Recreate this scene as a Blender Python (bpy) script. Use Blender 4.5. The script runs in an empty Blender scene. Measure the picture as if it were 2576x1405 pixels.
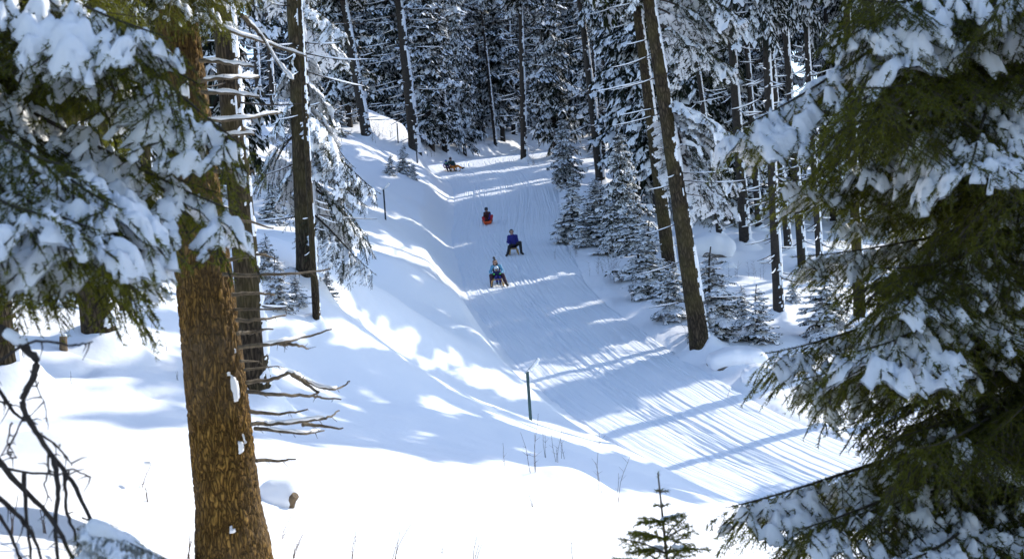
import bpy, math, random
import numpy as np
from mathutils import Vector, Matrix

random.seed(5)
RNG = np.random.default_rng(5)
SC = bpy.context.scene
COL = SC.collection
PI = math.pi
R = math.radians

# ------------------------------------------------------------------ camera, light, exposure
FPX, CX, CY = 3578.0, 1288.0, 702.5          # focal length and centre, in pixels of a 2576 px wide picture
ROLL = R(4.0)
cam_d = bpy.data.cameras.new('camera')
cam = bpy.data.objects.new('camera', cam_d)
COL.objects.link(cam)
cam_d.sensor_width = 36.0
cam_d.lens = FPX / 2576.0 * 36.0
cam_d.clip_start, cam_d.clip_end = 0.1, 2000.0
cr, sr = math.cos(ROLL), math.sin(ROLL)
cam.matrix_world = Matrix(((cr, sr, 0, 0), (0, 0, -1, 0), (-sr, cr, 0, 0), (0, 0, 0, 1)))
cam_d.dof.use_dof = True
cam_d.dof.focus_distance = 34.0
cam_d.dof.aperture_fstop = 5.0
SC.camera = cam

SUN_AZ, SUN_EL = R(40.0), R(34.0)             # azimuth measured from +X towards +Y
world = bpy.data.worlds.new('World')
SC.world = world
world.use_nodes = True
wn = world.node_tree
sky = wn.nodes.new('ShaderNodeTexSky')
sky.sky_type = 'NISHITA'
sky.sun_disc = False
sky.sun_elevation = SUN_EL
sky.sun_rotation = PI / 2 - SUN_AZ
sky.altitude = 1200.0
sky.ozone_density = 1.6
bg = wn.nodes['Background']
bg.inputs['Strength'].default_value = 0.15
wn.links.new(sky.outputs['Color'], bg.inputs['Color'])

sun_d = bpy.data.lights.new('sun', 'SUN')
sun_d.energy = 2.0
sun_d.angle = R(0.5)
sun_d.color = (1.0, 0.95, 0.86)
sun = bpy.data.objects.new('sun', sun_d)
COL.objects.link(sun)
SUN = Vector((math.cos(SUN_EL) * math.cos(SUN_AZ), math.cos(SUN_EL) * math.sin(SUN_AZ), math.sin(SUN_EL)))
sun.rotation_euler = SUN.to_track_quat('Z', 'Y').to_euler()
sun.location = SUN * 200

SC.view_settings.view_transform = 'Standard'
SC.view_settings.look = 'None'
SC.view_settings.exposure = 1.35
SC.view_settings.gamma = 1.0
SC.view_settings.use_curve_mapping = False
SC.render.engine = 'CYCLES'
SC.cycles.max_bounces = 6
SC.cycles.diffuse_bounces = 4
SC.cycles.transmission_bounces = 2
SC.cycles.use_denoising = True

# ------------------------------------------------------------------ small helpers
def at(px, py, D):
    """world point seen at pixel (px, py) at depth D"""
    a, b = (px - CX) / FPX, (CY - py) / FPX
    return np.array([D * (a * cr + b * sr), D, D * (-a * sr + b * cr)])

def sstep(a, b, x):
    t = np.clip((x - a) / (b - a), 0, 1)
    return t * t * (3 - 2 * t)

def _hash(ix, iy, seed):
    n = (ix.astype(np.int64) * 374761393 + iy.astype(np.int64) * 668265263 + seed * 974634777) & 0x7fffffff
    n = ((n ^ (n >> 13)) * 1274126177) & 0x7fffffff
    return ((n ^ (n >> 16)) & 0xffff) / 65535.0

def vnoise(x, y, seed=0):
    x = np.asarray(x, float); y = np.asarray(y, float)
    ix, iy = np.floor(x), np.floor(y)
    fx, fy = x - ix, y - iy
    fx = fx * fx * fx * (fx * (fx * 6 - 15) + 10); fy = fy * fy * fy * (fy * (fy * 6 - 15) + 10)
    a, b = _hash(ix, iy, seed), _hash(ix + 1, iy, seed)
    c, d = _hash(ix, iy + 1, seed), _hash(ix + 1, iy + 1, seed)
    return (a + (b - a) * fx) * (1 - fy) + (c + (d - c) * fx) * fy      # 0..1

def fbm(x, y, seed=0, o=3):
    s, a, t = 0, 1.0, 0
    for i in range(o):
        s = s + a * vnoise(x * 2 ** i, y * 2 ** i, seed + i); t += a; a *= .5
    return s / t

def mesh_np(name, V, faces, mats, smooth=True, mat_idx=None):
    """faces: list of int arrays (n,k)"""
    me = bpy.data.meshes.new(name)
    V = np.asarray(V, np.float32)
    me.vertices.add(len(V)); me.vertices.foreach_set('co', V.ravel())
    tot = [np.full(len(f), f.shape[1], np.int32) for f in faces if len(f)]
    tot = np.concatenate(tot) if tot else np.zeros(0, np.int32)
    idx = np.concatenate([np.asarray(f, np.int32).ravel() for f in faces if len(f)]) if len(tot) else np.zeros(0, np.int32)
    me.loops.add(len(idx)); me.loops.foreach_set('vertex_index', idx)
    me.polygons.add(len(tot))
    st = np.concatenate([[0], np.cumsum(tot)[:-1]]).astype(np.int32) if len(tot) else tot
    me.polygons.foreach_set('loop_start', st); me.polygons.foreach_set('loop_total', tot)
    me.polygons.foreach_set('use_smooth', np.full(len(tot), bool(smooth)))
    for m in (mats if isinstance(mats, (list, tuple)) else [mats]):
        me.materials.append(m)
    if mat_idx is not None:
        me.polygons.foreach_set('material_index', np.asarray(mat_idx, np.int32))
    me.update(calc_edges=True)
    return me

def link(name, data, parent=None, loc=None):
    o = bpy.data.objects.new(name, data)
    COL.objects.link(o)
    if parent: o.parent = parent
    if loc is not None: o.location = loc
    return o

def tag(o, label, cat, group=None):
    o['label'] = label; o['category'] = cat
    if group: o['group'] = group
    return o

def thing(name, label, cat, loc=(0, 0, 0), group=None):
    o = link(name, None); o.location = loc
    o.empty_display_size = .1
    return tag(o, label, cat, group)

class Geo:
    """collects vertices and faces"""
    def __init__(s): s.V = []; s.F = {}; s.n = 0
    def add(s, V, *Fs):
        V = np.asarray(V, float).reshape(-1, 3); s.V.append(V)
        for F in Fs:
            F = np.asarray(F, int)
            if len(F): s.F.setdefault(F.shape[1], []).append(F + s.n)
        s.n += len(V)
    def mesh(s, name, mats, smooth=True):
        if s.n == 0: return mesh_np(name, np.zeros((0, 3)), [], mats)
        return mesh_np(name, np.concatenate(s.V), [np.concatenate(f) for f in s.F.values()], mats, smooth)
    def tube(s, P, rad, n=6, caps=True):
        P = np.asarray(P, float); m = len(P)
        rad = np.full(m, rad) if np.isscalar(rad) else np.asarray(rad, float)
        T = np.gradient(P, axis=0); T /= np.linalg.norm(T, axis=1, keepdims=True) + 1e-9
        up = np.array([0, 0, 1.]) if abs(T[:, 2]).mean() < .8 else np.array([0, 1., 0])
        A = np.cross(T, up); A /= np.linalg.norm(A, axis=1, keepdims=True) + 1e-9
        B = np.cross(A, T)
        a = np.arange(n) * 2 * PI / n
        V = P[:, None] + rad[:, None, None] * (A[:, None] * np.cos(a)[None, :, None] + B[:, None] * np.sin(a)[None, :, None])
        i = np.arange(m - 1)[:, None] * n; j = np.arange(n)[None]
        F = np.stack([i + j, i + (j + 1) % n, i + n + (j + 1) % n, i + n + j], -1).reshape(-1, 4)
        s.add(V.reshape(-1, 3), F)
        if caps and n >= 3:
            s.add(V[0], np.arange(n)[None]); s.add(V[-1], np.arange(n)[::-1][None])
    def box(s, c, d, M=None):
        c = np.asarray(c, float); d = np.asarray(d, float) / 2
        V = np.array([[x, y, z] for x in (-1, 1) for y in (-1, 1) for z in (-1, 1)]) * d
        if M is not None: V = V @ np.asarray(M).T
        s.add(V + c, [[0, 1, 3, 2], [4, 6, 7, 5], [0, 4, 5, 1], [2, 3, 7, 6], [0, 2, 6, 4], [1, 5, 7, 3]])

# ------------------------------------------------------------------ materials
def new_mat(name):
    m = bpy.data.materials.new(name); m.use_nodes = True
    return m, m.node_tree, m.node_tree.nodes['Principled BSDF']

def pos_noise(nt, scale, detail=3, stretch=None, obj=False, rough=.55):
    if obj:
        tc = nt.nodes.new('ShaderNodeTexCoord'); src = tc.outputs['Object']
    else:
        g = nt.nodes.new('ShaderNodeNewGeometry'); src = g.outputs['Position']
    if stretch:
        mp = nt.nodes.new('ShaderNodeMapping'); mp.inputs['Scale'].default_value = stretch
        nt.links.new(src, mp.inputs['Vector']); src = mp.outputs['Vector']
    n = nt.nodes.new('ShaderNodeTexNoise')
    n.inputs['Scale'].default_value = scale; n.inputs['Detail'].default_value = detail
    n.inputs['Roughness'].default_value = rough
    nt.links.new(src, n.inputs['Vector'])
    return n

def ramp(nt, src, stops):
    r = nt.nodes.new('ShaderNodeValToRGB')
    e = r.color_ramp.elements
    while len(e) < len(stops): e.new(.5)
    for el, (p, c) in zip(e, stops):
        el.position = p; el.color = (*c, 1)
    nt.links.new(src, r.inputs['Fac'])
    return r

def bump(nt, b, src, strength, dist, prev=None):
    n = nt.nodes.new('ShaderNodeBump')
    n.inputs['Strength'].default_value = strength; n.inputs['Distance'].default_value = dist
    nt.links.new(src, n.inputs['Height'])
    if prev: nt.links.new(prev.outputs['Normal'], n.inputs['Normal'])
    nt.links.new(n.outputs['Normal'], b.inputs['Normal'])
    return n

def simple(name, col, rough=.6, var=.25, scale=30, bumpd=0, metal=0, obj=True):
    m, nt, b = new_mat(name)
    n = pos_noise(nt, scale, 3, obj=obj)
    lo = tuple(c * (1 - var) for c in col); hi = tuple(min(1, c * (1 + var)) for c in col)
    r = ramp(nt, n.outputs['Fac'], [(.3, lo), (.7, hi)])
    nt.links.new(r.outputs['Color'], b.inputs['Base Color'])
    b.inputs['Roughness'].default_value = rough; b.inputs['Metallic'].default_value = metal
    if bumpd: bump(nt, b, n.outputs['Fac'], .6, bumpd)
    return m

def snow_mat(name, col=(.87, .88, .90), fine=9.0, d1=.012, coarse=1.6, d2=.05):
    m, nt, b = new_mat(name)
    b.inputs['Base Color'].default_value = (*col, 1)
    b.inputs['Roughness'].default_value = .55
    b.inputs['Specular IOR Level'].default_value = .25
    n2 = pos_noise(nt, coarse, 3); p = bump(nt, b, n2.outputs['Fac'], .5, d2)
    n1 = pos_noise(nt, fine, 4); bump(nt, b, n1.outputs['Fac'], .5, d1, p)
    return m

M_SNOW = snow_mat('ground snow')
M_BSNOW = snow_mat('bough snow', (.87, .88, .90), 22, .012, 6, .03)
M_FSNOW, _nt, _b = new_mat('far bough snow'); _b.inputs['Base Color'].default_value = (.84, .87, .91, 1); _b.inputs['Roughness'].default_value = .6
M_FSNOW.node_tree.nodes['Principled BSDF'].inputs['Specular IOR Level'].default_value = .1

def track_mat():
    m, nt, b = new_mat('groomed track snow')
    b.inputs['Base Color'].default_value = (.84, .87, .91, 1)
    b.inputs['Roughness'].default_value = .5
    b.inputs['Specular IOR Level'].default_value = .25
    a = nt.nodes.new('ShaderNodeAttribute'); a.attribute_name = 'lane'
    mp = nt.nodes.new('ShaderNodeMapping'); mp.inputs['Scale'].default_value = (14, .3, 1)
    nt.links.new(a.outputs['Vector'], mp.inputs['Vector'])
    n = nt.nodes.new('ShaderNodeTexNoise'); n.inputs['Scale'].default_value = 1.0; n.inputs['Detail'].default_value = 4
    nt.links.new(mp.outputs['Vector'], n.inputs['Vector'])
    p = bump(nt, b, n.outputs['Fac'], .8, .05)
    n2 = pos_noise(nt, 6, 4); bump(nt, b, n2.outputs['Fac'], .5, .02, p)
    return m
M_TRACK = track_mat()

def needle_mat(name, c1, c2, scale, trans=.25, tcol=(.10, .14, .02)):
    m, nt, b = new_mat(name)
    n = pos_noise(nt, scale, 3)
    r = ramp(nt, n.outputs['Fac'], [(.32, c1), (.68, c2)])
    nt.links.new(r.outputs['Color'], b.inputs['Base Color'])
    b.inputs['Roughness'].default_value = .55
    b.inputs['Specular IOR Level'].default_value = .25
    t = nt.nodes.new('ShaderNodeBsdfTranslucent'); t.inputs['Color'].default_value = (*tcol, 1)
    mx = nt.nodes.new('ShaderNodeMixShader'); mx.inputs['Fac'].default_value = trans
    out = nt.nodes['Material Output']
    nt.links.new(b.outputs['BSDF'], mx.inputs[1]); nt.links.new(t.outputs['BSDF'], mx.inputs[2])
    nt.links.new(mx.outputs['Shader'], out.inputs['Surface'])
    return m
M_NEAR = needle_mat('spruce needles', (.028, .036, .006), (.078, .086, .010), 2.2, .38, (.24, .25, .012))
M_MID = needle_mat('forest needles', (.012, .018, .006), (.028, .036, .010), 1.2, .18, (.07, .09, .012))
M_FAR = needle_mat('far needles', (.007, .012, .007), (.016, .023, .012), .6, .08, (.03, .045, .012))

def bark_mat(name, c_deep, c_mid, c_hi, scale, dist, moss=None):
    m, nt, b = new_mat(name)
    tc = nt.nodes.new('ShaderNodeTexCoord')
    mp = nt.nodes.new('ShaderNodeMapping'); mp.inputs['Scale'].default_value = (1, 1, .24)
    nt.links.new(tc.outputs['Object'], mp.inputs['Vector'])
    wob = nt.nodes.new('ShaderNodeTexNoise'); wob.inputs['Scale'].default_value = scale * .5
    nt.links.new(mp.outputs['Vector'], wob.inputs['Vector'])
    mixv = nt.nodes.new('ShaderNodeMixRGB'); mixv.blend_type = 'ADD'; mixv.inputs['Fac'].default_value = .12
    nt.links.new(mp.outputs['Vector'], mixv.inputs[1]); nt.links.new(wob.outputs['Color'], mixv.inputs[2])
    v = nt.nodes.new('ShaderNodeTexVoronoi'); v.inputs['Scale'].default_value = scale; v.inputs['Randomness'].default_value = .9
    nt.links.new(mixv.outputs['Color'], v.inputs['Vector'])
    v2 = nt.nodes.new('ShaderNodeTexVoronoi'); v2.feature = 'DISTANCE_TO_EDGE'; v2.inputs['Scale'].default_value = scale
    nt.links.new(mixv.outputs['Color'], v2.inputs['Vector'])
    n = nt.nodes.new('ShaderNodeTexNoise'); n.inputs['Scale'].default_value = scale * 2.2; n.inputs['Detail'].default_value = 5
    nt.links.new(mp.outputs['Vector'], n.inputs['Vector'])
    edge = nt.nodes.new('ShaderNodeMath'); edge.operation = 'MULTIPLY'; edge.inputs[1].default_value = 2.6; edge.use_clamp = True
    nt.links.new(v2.outputs['Distance'], edge.inputs[0])
    cr_ = ramp(nt, n.outputs['Fac'], [(.25, c_mid), (.5, tuple((a + b_) / 2 for a, b_ in zip(c_mid, c_hi))), (.75, c_hi)])
    mx = nt.nodes.new('ShaderNodeMixRGB'); mx.inputs[1].default_value = (*c_deep, 1)
    nt.links.new(edge.outputs['Value'], mx.inputs['Fac']); nt.links.new(cr_.outputs['Color'], mx.inputs[2])
    cell = nt.nodes.new('ShaderNodeMixRGB'); cell.blend_type = 'MULTIPLY'; cell.inputs['Fac'].default_value = .28
    bw = nt.nodes.new('ShaderNodeRGBToBW'); nt.links.new(v.outputs['Color'], bw.inputs['Color'])
    nt.links.new(mx.outputs['Color'], cell.inputs[1]); nt.links.new(bw.outputs['Val'], cell.inputs[2])
    col = cell.outputs['Color']
    if moss:
        big = nt.nodes.new('ShaderNodeTexNoise'); big.inputs['Scale'].default_value = 1.3; big.inputs['Detail'].default_value = 5
        nt.links.new(tc.outputs['Object'], big.inputs['Vector'])
        rr = ramp(nt, big.outputs['Fac'], [(.42, (0, 0, 0)), (.62, (1, 1, 1))])
        mm = nt.nodes.new('ShaderNodeMixRGB'); mm.inputs[2].default_value = (*moss, 1)
        sc = nt.nodes.new('ShaderNodeMath'); sc.operation = 'MULTIPLY'; sc.inputs[1].default_value = .55
        nt.links.new(rr.outputs['Color'], sc.inputs[0]); nt.links.new(sc.outputs['Value'], mm.inputs['Fac'])
        nt.links.new(col, mm.inputs[1]); col = mm.outputs['Color']
    nt.links.new(col, b.inputs['Base Color'])
    b.inputs['Roughness'].default_value = .85
    b.inputs['Specular IOR Level'].default_value = .15
    add = nt.nodes.new('ShaderNodeMath'); add.operation = 'ADD'
    nt.links.new(edge.outputs['Value'], add.inputs[0]); nt.links.new(n.outputs['Fac'], add.inputs[1])
    bump(nt, b, add.outputs['Value'], 1.0, dist)
    return m
M_BARKG = bark_mat('golden spruce bark', (.055, .029, .008), (.33, .18, .040), (.46, .27, .07), 34, .016, (.15, .11, .07))
M_BARK = bark_mat('grey spruce bark', (.018, .013, .009), (.075, .053, .032), (.14, .102, .062), 16, .012, (.075, .06, .02))
M_FBARK = simple('forest bark', (.028, .022, .017), .9, .5, 9, .02)
M_DEAD = simple('dead wood', (.10, .075, .045), .85, .5, 25, .006)
M_DEADD = simple('dark dead wood', (.035, .026, .020), .85, .5, 25, .006)
M_TWIG = simple('dry stalk', (.10, .065, .045), .85, .4, 40)
M_ROCK = simple('rock', (.13, .11, .09), .85, .45, 6, .03)

# ------------------------------------------------------------------ terrain
TRACK = [(1420, 372, 140, 3.5), (1330, 385, 126, 3.6), (1240, 400, 112, 5.0), (1245, 425, 103, 4.6), (1268, 455, 95, 3.7), (1275, 520, 84, 3.25), (1275, 590, 74, 3.0),
         (1300, 660, 65, 2.75), (1335, 740, 57, 2.6), (1410, 820, 50.5, 2.6), (1500, 900, 45.5, 2.7),
         (1620, 990, 41, 2.8), (1780, 1085, 37.5, 2.9), (1980, 1180, 34.5, 3.0), (2250, 1280, 32, 3.1), (2700, 1400, 30, 3.2)]
TP = np.array([at(*t[:3]) for t in TRACK]); TH = np.array([t[3] for t in TRACK])

def catmull(P, n=14):
    P = np.vstack([2 * P[0] - P[1], P, 2 * P[-1] - P[-2]])
    out = []
    for i in range(1, len(P) - 2):
        t = np.linspace(0, 1, n, endpoint=False)[:, None]
        p0, p1, p2, p3 = P[i - 1], P[i], P[i + 1], P[i + 2]
        out.append(.5 * (2 * p1 + (p2 - p0) * t + (2 * p0 - 5 * p1 + 4 * p2 - p3) * t ** 2 + (3 * p1 - p0 - 3 * p2 + p3) * t ** 3))
    out.append(P[-2][None])
    return np.vstack(out)
TC = catmull(np.column_stack([TP, TH]))
TLEN = np.concatenate([[0], np.cumsum(np.linalg.norm(np.diff(TC[:, :3], axis=0), axis=1))])

CTRL = [  # pixel, pixel, depth of the ground there
    (-300, 1500, 7), (100, 1420, 8.6), (480, 1420, 10.5), (300, 1175, 13), (700, 1405, 13.2), (1000, 1405, 15), (1300, 1405, 16), (1600, 1405, 17.5),
    (1900, 1405, 20), (2300, 1405, 22), (2576, 1405, 24),
    (480, 1100, 17), (100, 1110, 16.5), (700, 1240, 16.5), (1000, 1200, 18), (1300, 1200, 20), (1600, 1220, 23.5), (1750, 1225, 26.5), (1880, 1285, 28),
    (700, 1100, 20), (1000, 1060, 24.5), (1335, 1055, 32), (1480, 1080, 34), (650, 1010, 23), (800, 950, 27), (1000, 900, 35), (1200, 940, 37),
    (1330, 950, 39.5), (800, 820, 29.5), (1000, 780, 40), (1150, 830, 43), (1250, 870, 44.5), (775, 725, 31), (900, 720, 36), (1050, 710, 47), (1160, 720, 55),
    (300, 1000, 19.5), (250, 872, 21.5), (400, 700, 28), (50, 975, 19.5), (500, 900, 23), (600, 700, 30), (640, 600, 42), (-300, 900, 19), (-300, 600, 40), (300, 580, 45),
    (930, 645, 50), (1000, 600, 57), (970, 552, 63), (1080, 630, 63), (1000, 480, 77), (1080, 520, 79), (1110, 570, 72), (1110, 470, 89),
    (900, 430, 80), (1000, 440, 84), (1045, 415, 98), (920, 355, 92), (870, 262, 112), (970, 292, 110), (1000, 345, 101), (760, 300, 100), (640, 260, 115),
    (1400, 412, 106), (1320, 405, 108), (1160, 390, 112), (1450, 470, 88), (1510, 462, 86), (1250, 372, 128), (1100, 375, 114), (1450, 400, 118),
    (1440, 600, 69), (1500, 700, 59.5), (1480, 660, 63), (1600, 750, 55), (1590, 680, 60), (1700, 850, 47), (1780, 892, 43.5), (1870, 900, 43.5), (1930, 965, 41.5), (2000, 1015, 40.5), (2150, 1090, 39),
    (1730, 720, 53), (1875, 622, 63), (1965, 795, 50), (1900, 740, 53), (2000, 640, 62), (2100, 860, 46), (2300, 940, 45), (2576, 960, 42), (1830, 560, 76), (1700, 540, 76), (1600, 500, 86),
    (2000, 500, 100), (2300, 520, 95), (2700, 560, 90),
    (1250, 300, 190), (600, 150, 200), (0, 200, 150), (-400, 150, 200), (2000, 380, 190), (2700, 400, 190), (1600, 330, 170)]
CP = np.array([at(*c) for c in CTRL] + [tuple(p) for p in TP[2:]]
              + [(-6, -4, -2.0), (6, -4, -3.6), (0, -4, -2.9), (-30, 0, 1.5), (30, 0, -7), (-60, 60, 9), (70, 60, -5), (45, 35, -5.5), (30, 40, -4.5), (0, 7, -2.55), (3.7, 9.5, -3.4), (2, 13, -3.3)])

def _phi(r2): return .5 * r2 * np.log(r2 + 1e-9)
_S = 30.0
_A = CP[:, :2] / _S
_n = len(_A)
_K = _phi(((_A[:, None] - _A[None]) ** 2).sum(-1)) + np.eye(_n) * 2e-3
_P = np.column_stack([np.ones(_n), _A])
_M = np.block([[_K, _P], [_P.T, np.zeros((3, 3))]])
_W = np.linalg.solve(_M, np.concatenate([CP[:, 2], np.zeros(3)]))

BUMPS = []      # x, y, amplitude, radius x, radius y
def bumpat(px, py, D, amp, rx, ry):
    p = at(px, py, D); BUMPS.append((p[0], p[1], amp, rx, ry))
bumpat(290, 1200, 12.8, .42, 1.1, .8)
bumpat(705, 1245, 16.4, .10, .5, .5)
bumpat(1450, 1220, 20.6, .34, .75, .6)
bumpat(950, 1250, 17, .06, .5, .4)
bumpat(60, 1330, 10, .18, .7, .6)
bumpat(1050, 690, 46, .7, 3.5, 2.0)
bumpat(1000, 790, 38, .5, 3.0, 2.5)
bumpat(1250, 880, 42.5, .3, 2.5, 1.4)

_fr = random.Random(4)
def footprints(pts, step=.65):
    P = np.array([at(*p)[:2] for p in pts]); seg = np.linalg.norm(np.diff(P, axis=0), axis=1); tot = seg.sum(); cum = np.concatenate([[0], np.cumsum(seg)])
    q = 0.0; k = 0
    while q < tot:
        x, y = np.interp(q, cum, P[:, 0]), np.interp(q, cum, P[:, 1]); r_ = .13 + .0022 * y
        BUMPS.append((x + (.16 if k % 2 else -.16) + _fr.uniform(-.05, .05), y + _fr.uniform(-.1, .1), -.13 - .001 * y, r_, r_ * 1.2)); q += step * _fr.uniform(.8, 1.25); k += 1
footprints([(985, 490, 76), (1030, 520, 72), (1080, 565, 68), (1130, 625, 63)])
footprints([(1185, 775, 52), (1260, 850, 46), (1330, 905, 41.5), (1440, 1010, 37), (1560, 1110, 33.5)])
footprints([(1915, 1000, 40), (2000, 1045, 39), (2120, 1110, 37)])
footprints([(240, 935, 20.5), (330, 985, 20), (460, 1010, 20)], .8)

def track_info(x, y):
    """signed offset across, z of centreline, half width, distance along"""
    x = np.asarray(x, float).ravel(); y = np.asarray(y, float).ravel()
    best = np.full(len(x), 1e9); off = np.zeros(len(x)); zc = np.zeros(len(x)); hw = np.ones(len(x)); al = np.zeros(len(x))
    A, B = TC[:-1], TC[1:]
    for i in range(len(A)):
        d = B[i, :2] - A[i, :2]; L2 = d @ d
        t = np.clip(((x - A[i, 0]) * d[0] + (y - A[i, 1]) * d[1]) / L2, 0, 1)
        qx, qy = A[i, 0] + t * d[0], A[i, 1] + t * d[1]
        dd = np.hypot(x - qx, y - qy)
        m = dd < best
        best[m] = dd[m]
        s = np.sign(d[0] * (y - qy) - d[1] * (x - qx))
        off[m] = (dd * s)[m]; zc[m] = (A[i, 2] + t * (B[i, 2] - A[i, 2]))[m]
        hw[m] = (A[i, 3] + t * (B[i, 3] - A[i, 3]))[m]; al[m] = (TLEN[i] + t * math.sqrt(L2))[m]
    return off, zc, hw, al

def height(x, y, detail=True):
    x = np.asarray(x, float); shp = x.shape; x = x.ravel(); y = np.asarray(y, float).ravel()
    z = np.empty(len(x))
    for s in range(0, len(x), 40000):
        q = np.column_stack([x[s:s + 40000], y[s:s + 40000]]) / _S
        z[s:s + 40000] = _phi(((q[:, None] - _A[None]) ** 2).sum(-1)) @ _W[:_n] + _W[_n] + q @ _W[_n + 1:]
    for bx, by, a, rx, ry in BUMPS:
        z += a * np.exp(-((x - bx) / rx) ** 2 - ((y - by) / ry) ** 2)
    off, zc, hw, al = track_info(x, y)
    d = np.abs(off) - hw
    if detail:
        k = sstep(0.2, 2.5, d)
        far = np.clip(y / 40, .60, 1.5)
        z += k * far * (.34 * (fbm(x / 4.6 + 7, y / 5.5, 3, 2) - .5) + .16 * (vnoise(x / 1.7, y / 2.0, 9) - .5) + .05 * (vnoise(x / .55, y / .6, 19) - .5))
    w = 1 - sstep(0.0, 1.5, d)
    z = z * (1 - w) + zc * w
    # pushed-up snow along both edges of the run, and lumps fallen off it
    z += (.11 + .12 * (vnoise(al / 2.2, off * 0 + 3, 5) - .5)) * np.exp(-((d - .55) / .42) ** 2)
    z += .10 * np.clip(vnoise(x / .34, y / .34, 41) - .62, 0, 1) / .38 * np.exp(-((d - .15) / .35) ** 2) * (off < 40)
    return z.reshape(shp)

def h1(x, y): return float(height(np.array([x]), np.array([y]))[0])

_DD = np.concatenate([np.arange(5, 60, .1), np.arange(60, 230, .3)])
def ground(px, py):
    """first ground point on the line of sight through a pixel"""
    a, b = (px - CX) / FPX, (CY - py) / FPX
    X = _DD * (a * cr + b * sr); Z = _DD * (-a * sr + b * cr)
    g = height(X, _DD) - Z
    k = np.argmax(g > 0)
    D = _DD[k] if g[k] > 0 else 150.0
    return np.array([D * (a * cr + b * sr), D, h1(D * (a * cr + b * sr), D)])

yr = np.concatenate([np.linspace(-14, 6, 24, endpoint=False), np.geomspace(6, 60, 330, endpoint=False), np.linspace(60, 130, 140, endpoint=False), np.linspace(130, 260, 30)])
uu = np.linspace(-1, 1, 410)
uu = np.sign(uu) * (np.abs(uu) * .62 + np.abs(uu) ** 4 * .95)
GX = uu[None] * (12 + .62 * np.maximum(yr, 0))[:, None]
GY = np.repeat(yr[:, None], len(uu), 1)
GZ = height(GX, GY)
nr, nc = GX.shape
ii = (np.arange(nr - 1)[:, None] * nc + np.arange(nc - 1)[None]).ravel()
off_, zc_, hw_, al_ = track_info(GX, GY)
GZ2 = GZ.ravel() - .10 * (1 - sstep(-.25, .0, np.abs(off_) - hw_))       # bed under the groomed sheet
snow = link('snow_ground', mesh_np('snow_ground', np.column_stack([GX.ravel(), GY.ravel(), GZ2]), [np.stack([ii, ii + 1, ii + nc + 1, ii + nc], -1)], M_SNOW))
snow['kind'] = 'structure'

# the groomed sledding run, with its grooves
def build_track():
    al = np.arange(0, TLEN[-1], .30)
    c = np.stack([np.interp(al, TLEN, TC[:, k]) for k in range(4)], -1)
    T = np.gradient(c[:, :2], axis=0); T /= np.linalg.norm(T, axis=1, keepdims=True)
    N = np.column_stack([-T[:, 1], T[:, 0]])
    v = np.linspace(-1, 1, 270)
    H = c[:, 3:4] + .05
    O = v[None] * H
    X = c[:, 0:1] + N[:, 0:1] * O; Y = c[:, 1:2] + N[:, 1:2] * O
    A = np.repeat(al[:, None], len(v), 1)
    wander = .25 * np.sin(A / 9) + .18 * np.sin(A / 4.1 + 2)
    g = .45 * vnoise((O + wander) / .13, A / 16, 61) + .55 * vnoise((O + wander * .6) / .062, A / 9, 62) + .25 * vnoise((O - wander * 1.6) / .33, A / 11, 63)
    amp = .05 * (.35 + 1.0 * fbm(O / 1.2 + 3, A / 6, 81, 2))
    rr_ = np.random.default_rng(12)
    for q in range(9):
        w0, w1, f1, f2, p1, p2 = rr_.uniform(-1.4, 1.4), rr_.uniform(.5, 1.2), rr_.uniform(14, 30), rr_.uniform(5, 9), rr_.uniform(0, 6), rr_.uniform(0, 6)
        ctr = w0 + w1 * np.sin(A / f1 + p1) + .12 * np.sin(A / f2 + p2)
        for sd in (-.17, .17):
            g = g - .55 * np.exp(-((O - ctr - sd) / .035) ** 2) + .25 * np.exp(-((O - ctr - sd - .07) / .035) ** 2)
    g = g - 1.1 * np.clip(vnoise(X / .28, Y / .4, 91) - .74, 0, 1) / .26 * sstep(.55, .9, np.abs(v))[None] + .9 * np.clip(vnoise(X / .2, Y / .22, 93) - .7, 0, 1) / .3 * sstep(.6, .95, np.abs(v))[None]
    lump = .03 * (vnoise(X / .5, Y / .5, 71) - .5) + .05 * (fbm(O / 1.6, A / 3.5, 77, 2) - .5)
    Z = c[:, 2:3] + amp * (g - .6) + lump + .012
    edge = sstep(.9, 1.0, np.abs(v))[None]
    Z = Z * 1 - edge * .10 + 0 * A
    Z += .20 * np.exp(-((np.abs(O) - H) - .55) ** 2 / .42 ** 2) * .0
    Zg = height(X.ravel(), Y.ravel()).reshape(X.shape)
    Z = np.where(np.abs(v)[None] > .93, np.minimum(Z, Zg - .02 + .0 * Z), Z)
    n, m = X.shape
    i = (np.arange(n - 1)[:, None] * m + np.arange(m - 1)[None]).ravel()
    me = mesh_np('sledding_track', np.column_stack([X.ravel(), Y.ravel(), Z.ravel()]), [np.stack([i, i + m, i + m + 1, i + 1], -1)], M_TRACK)
    at_ = me.attributes.new('lane', 'FLOAT_VECTOR', 'POINT')
    at_.data.foreach_set('vector', np.column_stack([O.ravel(), A.ravel(), 0 * A.ravel()]).astype(np.float32).ravel())
    o = link('sledding_track', me); o['kind'] = 'structure'
build_track()

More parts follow.
